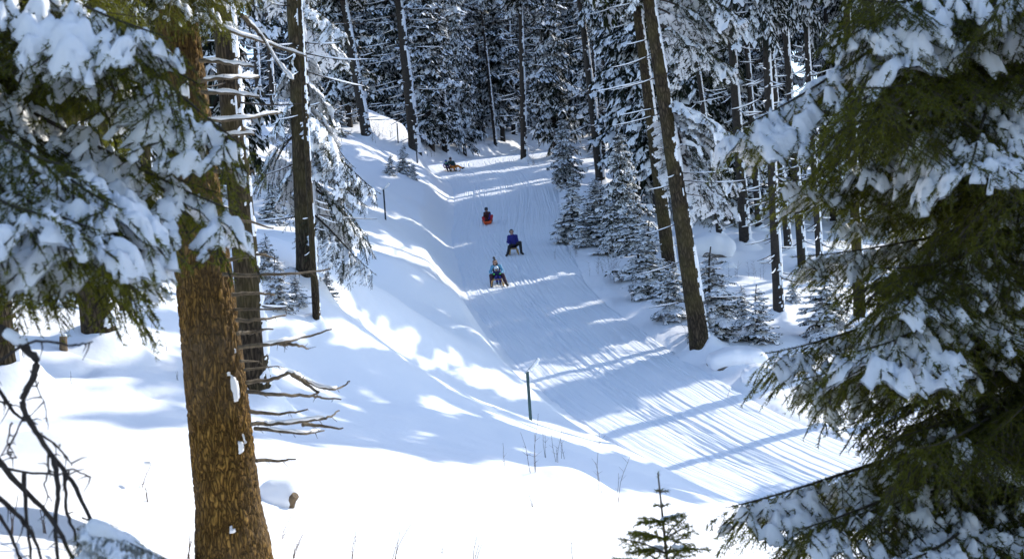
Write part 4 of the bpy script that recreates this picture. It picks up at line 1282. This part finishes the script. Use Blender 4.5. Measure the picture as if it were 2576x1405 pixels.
for a in [(1346, 1192, 150, 3, 'tallest dry stalk cluster in the sunny snow below the grey steel marker post'), (1370, 1150, 70, 2, 'thin dry stalks just right of the tallest cluster'), (1396, 1162, 85, 3, 'feathery dry stalks, second clump right of the tallest cluster'),
          (1414, 1152, 60, 2, 'short pale stalks right of the feathery clump'), (1506, 1244, 145, 2, 'long single dry stem beside the shaded snow dip in front'), (1556, 1262, 118, 2, 'slanting dry stem above the sapling', .3),
          (1271, 1172, 60, 1, 'faint single stalk left of the tallest cluster'), (1442, 1408, 50, 1, 'lone stem at the bottom edge left of the sapling'), (1340, 1275, 34, 2, 'tiny twigs in the bright snow below the tallest stalks'),
          (884, 1410, 72, 2, 'curved stems at the bottom edge right of the golden trunk', .35), (990, 1410, 88, 3, 'branching dry stems at the bottom edge', .45), (1190, 1412, 66, 3, 'forked dry stems at the bottom edge near the middle', .4),
          (705, 1352, 52, 2, 'bent twigs below the snow capped stump', .6), (735, 1404, 60, 4, 'tangle of twigs at the bottom right of the golden trunk', .5), (470, 1404, 60, 4, 'twigs at the bottom left of the golden trunk', .3),
          (28, 1345, 95, 3, 'dark stalks at the left edge near the bottom'), (112, 1352, 70, 3, 'dark stalks behind the dead limb at the left'), (372, 1268, 40, 3, 'small twig tuft on the left snow mound'),
          (356, 850, 22, 2, 'tiny twigs in shaded snow right of the stout trunk'), (378, 852, 34, 3, 'forked twigs in shaded snow right of the stout trunk'), (420, 882, 24, 2, 'two short stems in shaded snow left of the golden trunk'),
          (446, 956, 22, 2, 'short stems close left of the golden trunk'), (176, 970, 32, 1, 'single stem in the shaded snow at the left'), (1112, 1392, 24, 1, 'tiny stem near the bottom middle'),
          (1395, 655, 30, 2, 'short stems at the right edge of the run'), (1590, 760, 40, 3, 'thin stems beside the snowed under spruce'), (2100, 1040, 34, 2, 'slanting stems right of the run, near the right spruce', .6), (1830, 1000, 26, 2, 'short stems on the bank below the small boulder', .5)]:
    stalks(a[0], a[1], a[2], a[3], a[4], a[5] if len(a) > 5 else .0)
stalks(358, 1225, 62, 1, 'curved stem bowed under a bit of snow on the left mound', .55, snow=True)
for a in [(1545, 708, 95, 14, 'bare brown bush on the bank right of the nearest riders'), (1500, 690, 55, 8, 'low bare bush left of the brown bush on the right bank'), (1448, 645, 45, 5, 'low bare twigs at the foot of the dense young spruces'),
          (1600, 730, 70, 10, 'bare bush in front of the snowed under spruce'), (1735, 876, 62, 5, 'bare twigs at the left foot of the brown leaning trunk'), (1430, 420, 50, 6, 'bare reddish bush beside the upper run'),
          (990, 352, 55, 6, 'bare bushes on the back slope left of the thin pole'), (955, 345, 50, 6, 'bare bush on the back slope below the rock'), (935, 360, 44, 6, 'bare bush at the foot of the leaning spruce'),
          (1075, 392, 40, 5, 'bare bush left of the riders at the top'), (1020, 372, 46, 6, 'bare bush right of the thin pole'), (1900, 700, 50, 5, 'bare twigs in the shaded hollow'), (1850, 700, 44, 4, 'thin bare twigs near the little snow lump'), (1340, 415, 36, 5, 'twigs at the right end of the crest')]:
    stalks(a[0], a[1], a[2], a[3], a[4], 0, .5, True)

# ------------------------------------------------------------------ people and sleds
def cloth(name, c, var=.3): return simple(name, c, .75, var, 18, .01)
M_SKIN = simple('skin', (.45, .25, .17), .5, .1, 20)
M_BLACK = cloth('black cloth', (.012, .012, .015)); M_BLUE = cloth('royal blue jacket', (.012, .014, .17)); M_DKBLUE = cloth('navy cloth', (.012, .014, .09))
M_LTBLUE = cloth('light blue jacket', (.12, .33, .50), .15); M_PLUM = cloth('plum trousers', (.035, .008, .022)); M_RED = cloth('red trousers', (.42, .012, .02)); M_MAROON = cloth('maroon jacket', (.05, .01, .012))
M_ORANGE = cloth('orange trousers', (.62, .20, .012), .2); M_TEAL = cloth('dark green jacket', (.012, .045, .045)); M_GREEN = cloth('bright green gloves', (.03, .50, .06), .2); M_MINT = cloth('mint scarf', (.06, .42, .25), .2)
M_PINK = cloth('pale lilac jacket', (.52, .42, .58), .15); M_GREYH = cloth('grey wool', (.05, .045, .042)); M_HELMB = simple('blue helmet', (.015, .06, .30), .25, .1, 5); M_HELMW = simple('white helmet', (.62, .72, .80), .3, .06, 5)
M_HELMD = simple('dark helmet', (.015, .02, .035), .25, .1, 5); M_LENS = simple('goggle lens', (.02, .012, .008), .1, .2, 5); M_SHOE = simple('boot', (.015, .014, .016), .5, .3, 20); M_SOLE = simple('pale sole', (.5, .5, .5), .6, .1, 20)
M_PLAST = simple('orange plastic', (.75, .10, .015), .3, .08, 6); M_TAN = cloth('tan glove', (.5, .2, .08)); M_HAIR = simple('brown hair', (.06, .035, .02), .6, .3, 40)

def person(label, loc, J, s, wear, slope, group=None, turn=0.0, hd=(0, -1, 0)):
    """J: joints in metres, viewer's left first; s: girth factor; wear: garments"""
    t = thing('person', label, 'person', loc, group)
    t.rotation_euler = (slope, 0, turn); t.scale = (.95, .95, .95)
    v = {k: np.array(p, float) for k, p in J.items()}
    hd = np.array(hd, float) / np.linalg.norm(hd); hs = np.cross(hd, [0, 0, 1.]); up = np.array([0, 0, 1.])
    H = v['head']
    def arm(e, ra): return [(v['sh' + e], v['el' + e], .055 * s + ra, .047 * s + ra), (v['el' + e], v['wr' + e], .047 * s + ra, .034 * s + ra)]
    def leg(e, ra): return [(v['hip' + e], v['kn' + e], .088 * s + ra, .062 * s + ra), (v['kn' + e], v['an' + e], .060 * s + ra, .042 * s + ra)]
    def torso(ra): return [(v['pel'], v['ch'], .130 * s + ra, .145 * s + ra), (v['shl'], v['shr'], .065 * s + ra, .065 * s + ra), (v['hipl'], v['hipr'], .095 * s + ra, .095 * s + ra)]
    def hand(e, ra, full):
        w, el = v['wr' + e], v['el' + e]; d = (w - el) / np.linalg.norm(w - el)
        side = np.cross(d, up); side /= np.linalg.norm(side) + 1e-6; n = np.cross(side, d)
        k = s; out = [(w, w + d * .075 * k, .030 * k + ra, .036 * k + ra), (w + d * .05 * k - side * .018 * k, w + d * .08 * k + side * .02 * k, .022 * k + ra, .022 * k + ra)]
        for q, ln in enumerate((.062, .074, .068, .052)):
            b0 = w + d * .085 * k + side * (.030 - .02 * q) * k; b1 = b0 + (d * .8 - n * .35) * ln * .55 * k; b2 = b1 + (d * .25 - n * .9) * ln * .5 * k
            out += [(b0, b1, .0105 * k + ra, .010 * k + ra), (b1, b2, .010 * k + ra, .008 * k + ra)]
        sg = 1 if e == 'l' else -1
        b0 = w + d * .03 * k + side * sg * .03 * k; b1 = b0 + (d * .6 + side * sg * .6) * .04 * k; out += [(b0, b1, .013 * k + ra, .011 * k + ra), (b1, b1 + (d * .9 - n * .3) * .03 * k, .011 * k + ra, .009 * k + ra)]
        return out
    def foot(e, ra): return [(v['an' + e], v['an' + e] + (v['to' + e] - v['an' + e]) * .1, .045 * s + ra, .045 * s + ra), (v['an' + e] + (0, 0, -.03 * s), v['to' + e], .042 * s + ra, .034 * s + ra)]
    hr = .098 * max(s, .86)
    head = [(H + up * .025 - hd * .012, H + up * .02 + hd * .01, hr, hr * .97), (H - up * .05 * s + hd * .03, H - up * .075 * s + hd * .045, hr * .66, hr * .48), (H + hd * hr * .9, H + hd * hr * 1.12 - up * .022, .012, .017)]
    ears = [(H + hs * q * hr * .95 - up * .012, H + hs * q * hr * .98 + up * .016, .016, .02) for q in (-1, 1)]
    body = torso(0) + arm('l', 0) + arm('r', 0) + leg('l', 0) + leg('r', 0) + foot('l', 0) + foot('r', 0) + [(v['ch'] + up * .05, v['neck'], .075 * s, .052 * s), (v['neck'], H - up * .05, .052 * s, .052 * s)] + head + ears
    for e in 'lr': body += hand(e, 0, True)[:2]
    b = blob_obj('body', body, .021, M_SKIN, t, k=.02)
    for nm, m, kind in wear:
        if kind == 'jacket': pr = torso(.022) + arm('l', .018) + arm('r', .018) + [(v['ch'] + up * .06, v['neck'] + up * .02, .09 * s, .072 * s)]; kw = dict(h=.021, k=.03, noise=.022, ns=.09)
        elif kind == 'vest': pr = [(v['pel'] + up * .1 + hd * .02, v['ch'] + hd * .02, .150 * s + .02, .158 * s + .02), (v['ch'] + up * .06, v['neck'] + up * .05, .10 * s, .088 * s)]; kw = dict(h=.018, k=.03, noise=.015, ns=.09)
        elif kind in ('sleevel', 'sleever'): pr = arm(kind[-1], .026); kw = dict(h=.016, k=.02, noise=.015, ns=.08)
        elif kind == 'trousers': pr = leg('l', .024) + leg('r', .024) + [(v['hipl'], v['hipr'], .118 * s, .118 * s), (v['pel'], v['pel'] + up * .05, .14 * s, .142 * s)]; kw = dict(h=.021, k=.03, noise=.024, ns=.1)
        elif kind in ('bootl', 'bootr'): pr = foot(kind[-1], .016) + [(v['an' + kind[-1]], v['an' + kind[-1]] + (v['kn' + kind[-1]] - v['an' + kind[-1]]) * .3, .062 * s, .066 * s)]; kw = dict(h=.014, k=.02)
        elif kind in ('glovel', 'glover'): pr = hand(kind[-1], .006, True) + [(v['wr' + kind[-1]] + (v['el' + kind[-1]] - v['wr' + kind[-1]]) * .15, v['wr' + kind[-1]], .050 * s, .046 * s)]; kw = dict(h=.0095, k=.006)
        elif kind == 'helmet': pr = [(H + up * .035 - hd * .03, H + up * .04 + hd * .0, hr + .022, hr + .02), (H - up * .03 - hd * .05 + hs * .03, H - up * .03 - hd * .05 - hs * .03, hr * .8, hr * .8)]; kw = dict(h=.013, k=.03)
        elif kind == 'cap': pr = [(H + up * .045 - hd * .02, H + up * .075 - hd * .02, hr + .014, hr * .82), (H + up * .03 - hd * .04, H - up * .02 - hd * .05, hr + .008, hr * .9)]; kw = dict(h=.013, k=.03)
        elif kind == 'pompom': pr = [(H + up * .185 - hd * .05 - hs * -.03, H + up * .20 - hd * .05 - hs * -.035, .055, .055)]; kw = dict(h=.011, noise=.03, ns=.03)
        elif kind == 'goggles': pr = [(H + up * .012 + hd * hr * .92 + hs * q * .012, H + up * .012 + hd * hr * .72 + hs * q * .06, .032, .028) for q in (-1, 1)]; kw = dict(h=.009, k=.015)
        elif kind == 'glasses': pr = [(H + up * .012 + hd * hr * .95 + hs * q * .025, H + up * .012 + hd * hr * .85 + hs * q * .055, .02, .018) for q in (-1, 1)]; kw = dict(h=.008, k=.008)
        elif kind == 'scarf': pr = [(v['neck'] + hs * .05 + up * .02, v['neck'] - hs * .05 + up * .02, .075 * s, .075 * s), (v['neck'] + hd * .05, v['neck'] + hd * .08 - up * .06, .05, .045)]; kw = dict(h=.013, k=.03, noise=.02, ns=.05)
        elif kind == 'hair': pr = [(H - hd * .05 + hs * q * .05, v['neck'] - up * .04 + hs * q * .09 + hd * .02, .05, .035) for q in (-1, 1)]; kw = dict(h=.013, k=.03, noise=.02, ns=.04)
        blob_obj(nm, pr, kw.pop('h'), m, t, **kw)
    return t

def wooden_sled(label, loc, slope, turn, L=1.0, W=.34, H=.30):
    t = thing('wooden_sled', label, 'sled', loc); t.rotation_euler = (slope, 0, turn)
    for sx in (-1, 1):
        g = Geo(); x = sx * W * .62
        P = [(x, L * .55, .02), (x, .2, .018), (x, -L * .35, .018), (x * .98, -L * .55, .05), (x * .93, -L * .66, .14), (x * .88, -L * .66, .24), (x * .84, -L * .58, .30)]
        P = catmull(np.column_stack([np.array(P), np.zeros(len(P))]), 4)[:, :3]
        g.tube(P, .019, 6); link('runner', g.mesh('runner', M_WOODY), t)
        for yy in (-.30, .33):
            g = Geo(); g.tube([(x, yy * L, .025), (sx * W * .42, yy * L, H - .02)], [.024, .022], 6); link('leg', g.mesh('leg', M_WOODY), t)
    for yy in (-.30, .33):
        g = Geo(); g.box((0, yy * L, H - .028), (W * .98, .05, .03)); link('crossbar', g.mesh('crossbar', M_WOODY, False), t)
    for q in range(5):
        g = Geo(); g.box(((q - 2) * W * .2, .02, H), (W * .15, L * .86, .022)); link('seat_slat', g.mesh('seat_slat', M_WOODY, False), t)
    return t

def slope_at(x, y):
    return math.atan((h1(x, y + .5) - h1(x, y - .5)) / 1.0), h1(x, y)

def spot(px, py):
    b = ground(px, py); a, z = slope_at(b[0], b[1])
    off, zc, hw, al = track_info(b[0:1], b[1:2])
    return np.array([b[0], b[1], zc[0] + .02 if abs(off[0]) < hw[0] else z]), a

boots = [('boot', M_SHOE, 'bootl'), ('boot', M_SHOE, 'bootr')]
# man in the blue jacket
p, a = spot(1292, 641)
person('man in royal blue jacket, black trousers and dark cap riding alone on a wooden sled', p, dict(pel=(.02, .06, .42), ch=(0, .10, .76), neck=(-.01, .08, .94), head=(-.03, .05, 1.08), shl=(-.18, .10, .86), shr=(.18, .10, .86),
    ell=(-.24, .02, .62), elr=(.24, .02, .62), wrl=(-.09, -.18, .53), wrr=(.07, -.18, .51), hipl=(-.09, .04, .41), hipr=(.10, .04, .41), knl=(-.17, -.34, .42), knr=(.36, -.28, .58),
    anl=(-.29, -.56, .12), anr=(.39, -.38, .12), tol=(-.37, -.72, .05), tor=(.47, -.54, .05)), 1.0,
    [('jacket', M_BLUE, 'jacket'), ('trousers', M_BLACK, 'trousers'), ('glove', M_BLACK, 'glovel'), ('glove', M_BLACK, 'glover'), ('cap', M_BLACK, 'cap'), ('sunglasses', M_LENS, 'glasses')] + boots, a)
wooden_sled('wooden sled under the man in the royal blue jacket', p, a, R(4), .95, .34, .30)
# woman with a small child between her knees
p, a = spot(1253, 717)
person('woman in light blue and black jacket with grey bobble hat, child sitting between her knees', p, dict(pel=(-.02, .22, .40), ch=(-.03, .26, .68), neck=(-.04, .24, .84), head=(-.07, .20, .97), shl=(-.19, .24, .78), shr=(.14, .24, .78),
    ell=(-.30, .06, .58), elr=(.25, .06, .60), wrl=(-.21, -.12, .52), wrr=(.18, -.12, .53), hipl=(-.11, .18, .38), hipr=(.08, .18, .38), knl=(-.27, -.22, .47), knr=(.24, -.22, .46),
    anl=(-.28, -.46, .12), anr=(.37, -.46, .13), tol=(-.29, -.64, .05), tor=(.43, -.63, .06)), .93,
    [('jacket', M_LTBLUE, 'jacket'), ('vest', M_BLACK, 'vest'), ('trousers', M_PLUM, 'trousers'), ('glove', M_BLACK, 'glovel'), ('glove', M_BLACK, 'glover'), ('hat', M_GREYH, 'cap'), ('bobble', M_GREYH, 'pompom'), ('hair', M_HAIR, 'hair'), ('sunglasses', M_LENS, 'glasses')] + boots, a)
person('small child in navy with white helmet and bright green gloves on the nearest sled', p, dict(pel=(.01, -.06, .37), ch=(0, -.02, .53), neck=(-.01, -.03, .62), head=(-.03, -.07, .71), shl=(-.11, -.02, .58), shr=(.10, -.02, .58),
    ell=(-.18, -.12, .50), elr=(.17, -.12, .50), wrl=(-.15, -.26, .53), wrr=(.13, -.26, .53), hipl=(-.05, -.07, .35), hipr=(.06, -.07, .35), knl=(-.07, -.34, .40), knr=(.11, -.34, .39),
    anl=(-.02, -.48, .20), anr=(.11, -.48, .17), tol=(-.02, -.60, .16), tor=(.13, -.60, .14)), .62,
    [('jacket', M_DKBLUE, 'jacket'), ('trousers', M_BLUE, 'trousers'), ('glove', M_GREEN, 'glovel'), ('glove', M_GREEN, 'glover'), ('helmet', M_HELMW, 'helmet'), ('goggles', M_LENS, 'goggles'), ('boot', M_TEAL, 'bootl'), ('boot', M_SHOE, 'bootr')], a)
wooden_sled('wooden sled carrying the woman and the small child', p, a, R(-2), 1.15, .40, .30)
# child on the orange plastic sled
p, a = spot(1227, 563)
person('child in dark jacket with blue sleeve, red trousers and dark helmet on an orange sled', p, dict(pel=(.02, .12, .22), ch=(.0, .14, .50), neck=(-.01, .12, .65), head=(-.03, .08, .79), shl=(-.14, .13, .58), shr=(.14, .13, .58),
    ell=(-.19, .02, .40), elr=(.18, .0, .38), wrl=(-.08, -.20, .26), wrr=(.09, -.20, .26), hipl=(-.08, .08, .20), hipr=(.09, .08, .20), knl=(-.24, -.18, .36), knr=(.27, -.16, .43),
    anl=(-.14, -.42, .18), anr=(.24, -.42, .19), tol=(-.13, -.52, .24), tor=(.23, -.52, .25)), .84,
    [('jacket', M_MAROON, 'jacket'), ('sleeve', M_BLUE, 'sleever'), ('trousers', M_RED, 'trousers'), ('glove', M_BLACK, 'glovel'), ('glove', M_BLACK, 'glover'), ('helmet', M_HELMD, 'helmet'), ('goggles', M_LENS, 'goggles')] + boots, a)
def plastic_sled(loc, a):
    t = thing('plastic_sled', 'orange plastic sled under the child in red trousers', 'sled', loc); t.rotation_euler = (a, R(-4), R(3))
    u, v = np.meshgrid(np.linspace(-1, 1, 22), np.linspace(-1, 1, 34), indexing='ij')
    w = .25 * (1 - .18 * np.clip(-v, 0, 1) ** 3)
    z = .025 + .10 * np.abs(u) ** 5 + .16 * np.clip(-(v + .62) / .38, 0, 1) ** 1.8 + .07 * np.clip((v - .8) / .2, 0, 1) ** 2 - .012 * np.cos(u * 9) * (np.abs(u) < .8)
    V = np.stack([u * w, v * .56, z], -1).reshape(-1, 3); n = 34
    i = (np.arange(21)[:, None] * n + np.arange(33)[None]).ravel(); F = np.stack([i, i + n, i + n + 1, i + 1], -1)
    o = link('shell', mesh_np('shell', V, [F], M_PLAST), t); m = o.modifiers.new('thickness', 'SOLIDIFY'); m.thickness = .012
    for sx in (-1, 1):
        g = Geo(); g.tube([(sx * .27, -.1, .12), (sx * .29, -.05, .18), (sx * .29, .08, .18), (sx * .27, .13, .12)], .012, 6); link('handle', g.mesh('handle', M_BLACK), t)
plastic_sled(p, a)
# two riders at the top
p, a = spot(1136, 431)
person('rider in dark jacket, orange trousers and dark helmet on the farthest sled', p, dict(pel=(.06, .06, .34), ch=(.02, .08, .62), neck=(-.01, .06, .78), head=(-.03, .02, .92), shl=(-.15, .06, .71), shr=(.19, .06, .69),
    ell=(-.22, -.10, .54), elr=(.30, -.06, .50), wrl=(-.09, -.26, .50), wrr=(.14, -.26, .44), hipl=(-.02, .02, .32), hipr=(.15, .02, .32), knl=(.14, -.34, .36), knr=(.50, -.14, .38),
    anl=(.27, -.50, .12), anr=(.84, -.26, .20), tol=(.38, -.60, .06), tor=(.98, -.32, .24)), 1.0,
    [('jacket', M_TEAL, 'jacket'), ('trousers', M_ORANGE, 'trousers'), ('glove', M_TAN, 'glovel'), ('glove', M_BLUE, 'glover'), ('helmet', M_HELMD, 'helmet'), ('goggles', M_LENS, 'goggles')] + boots, a)
person('child in navy and lilac jacket with blue helmet and mint scarf on the farthest sled', p, dict(pel=(-.30, .0, .34), ch=(-.36, .0, .54), neck=(-.37, -.02, .66), head=(-.38, -.06, .77), shl=(-.50, -.01, .60), shr=(-.24, -.01, .60),
    ell=(-.58, -.08, .44), elr=(-.18, -.12, .46), wrl=(-.50, -.26, .34), wrr=(-.24, -.28, .40), hipl=(-.36, -.03, .33), hipr=(-.25, -.03, .33), knl=(-.34, -.32, .36), knr=(-.16, -.32, .34),
    anl=(-.26, -.46, .12), anr=(-.08, -.46, .12), tol=(-.24, -.58, .06), tor=(-.04, -.56, .06)), .78,
    [('jacket', M_DKBLUE, 'jacket'), ('sleeve', M_PINK, 'sleevel'), ('trousers', M_PLUM, 'trousers'), ('glove', M_PLUM, 'glovel'), ('glove', M_PINK, 'glover'), ('helmet', M_HELMB, 'helmet'), ('goggles', M_LENS, 'goggles'), ('scarf', M_MINT, 'scarf')] + boots, a)
wooden_sled('wooden sled carrying the two riders at the top', p, a, R(35), 1.2, .40, .28)
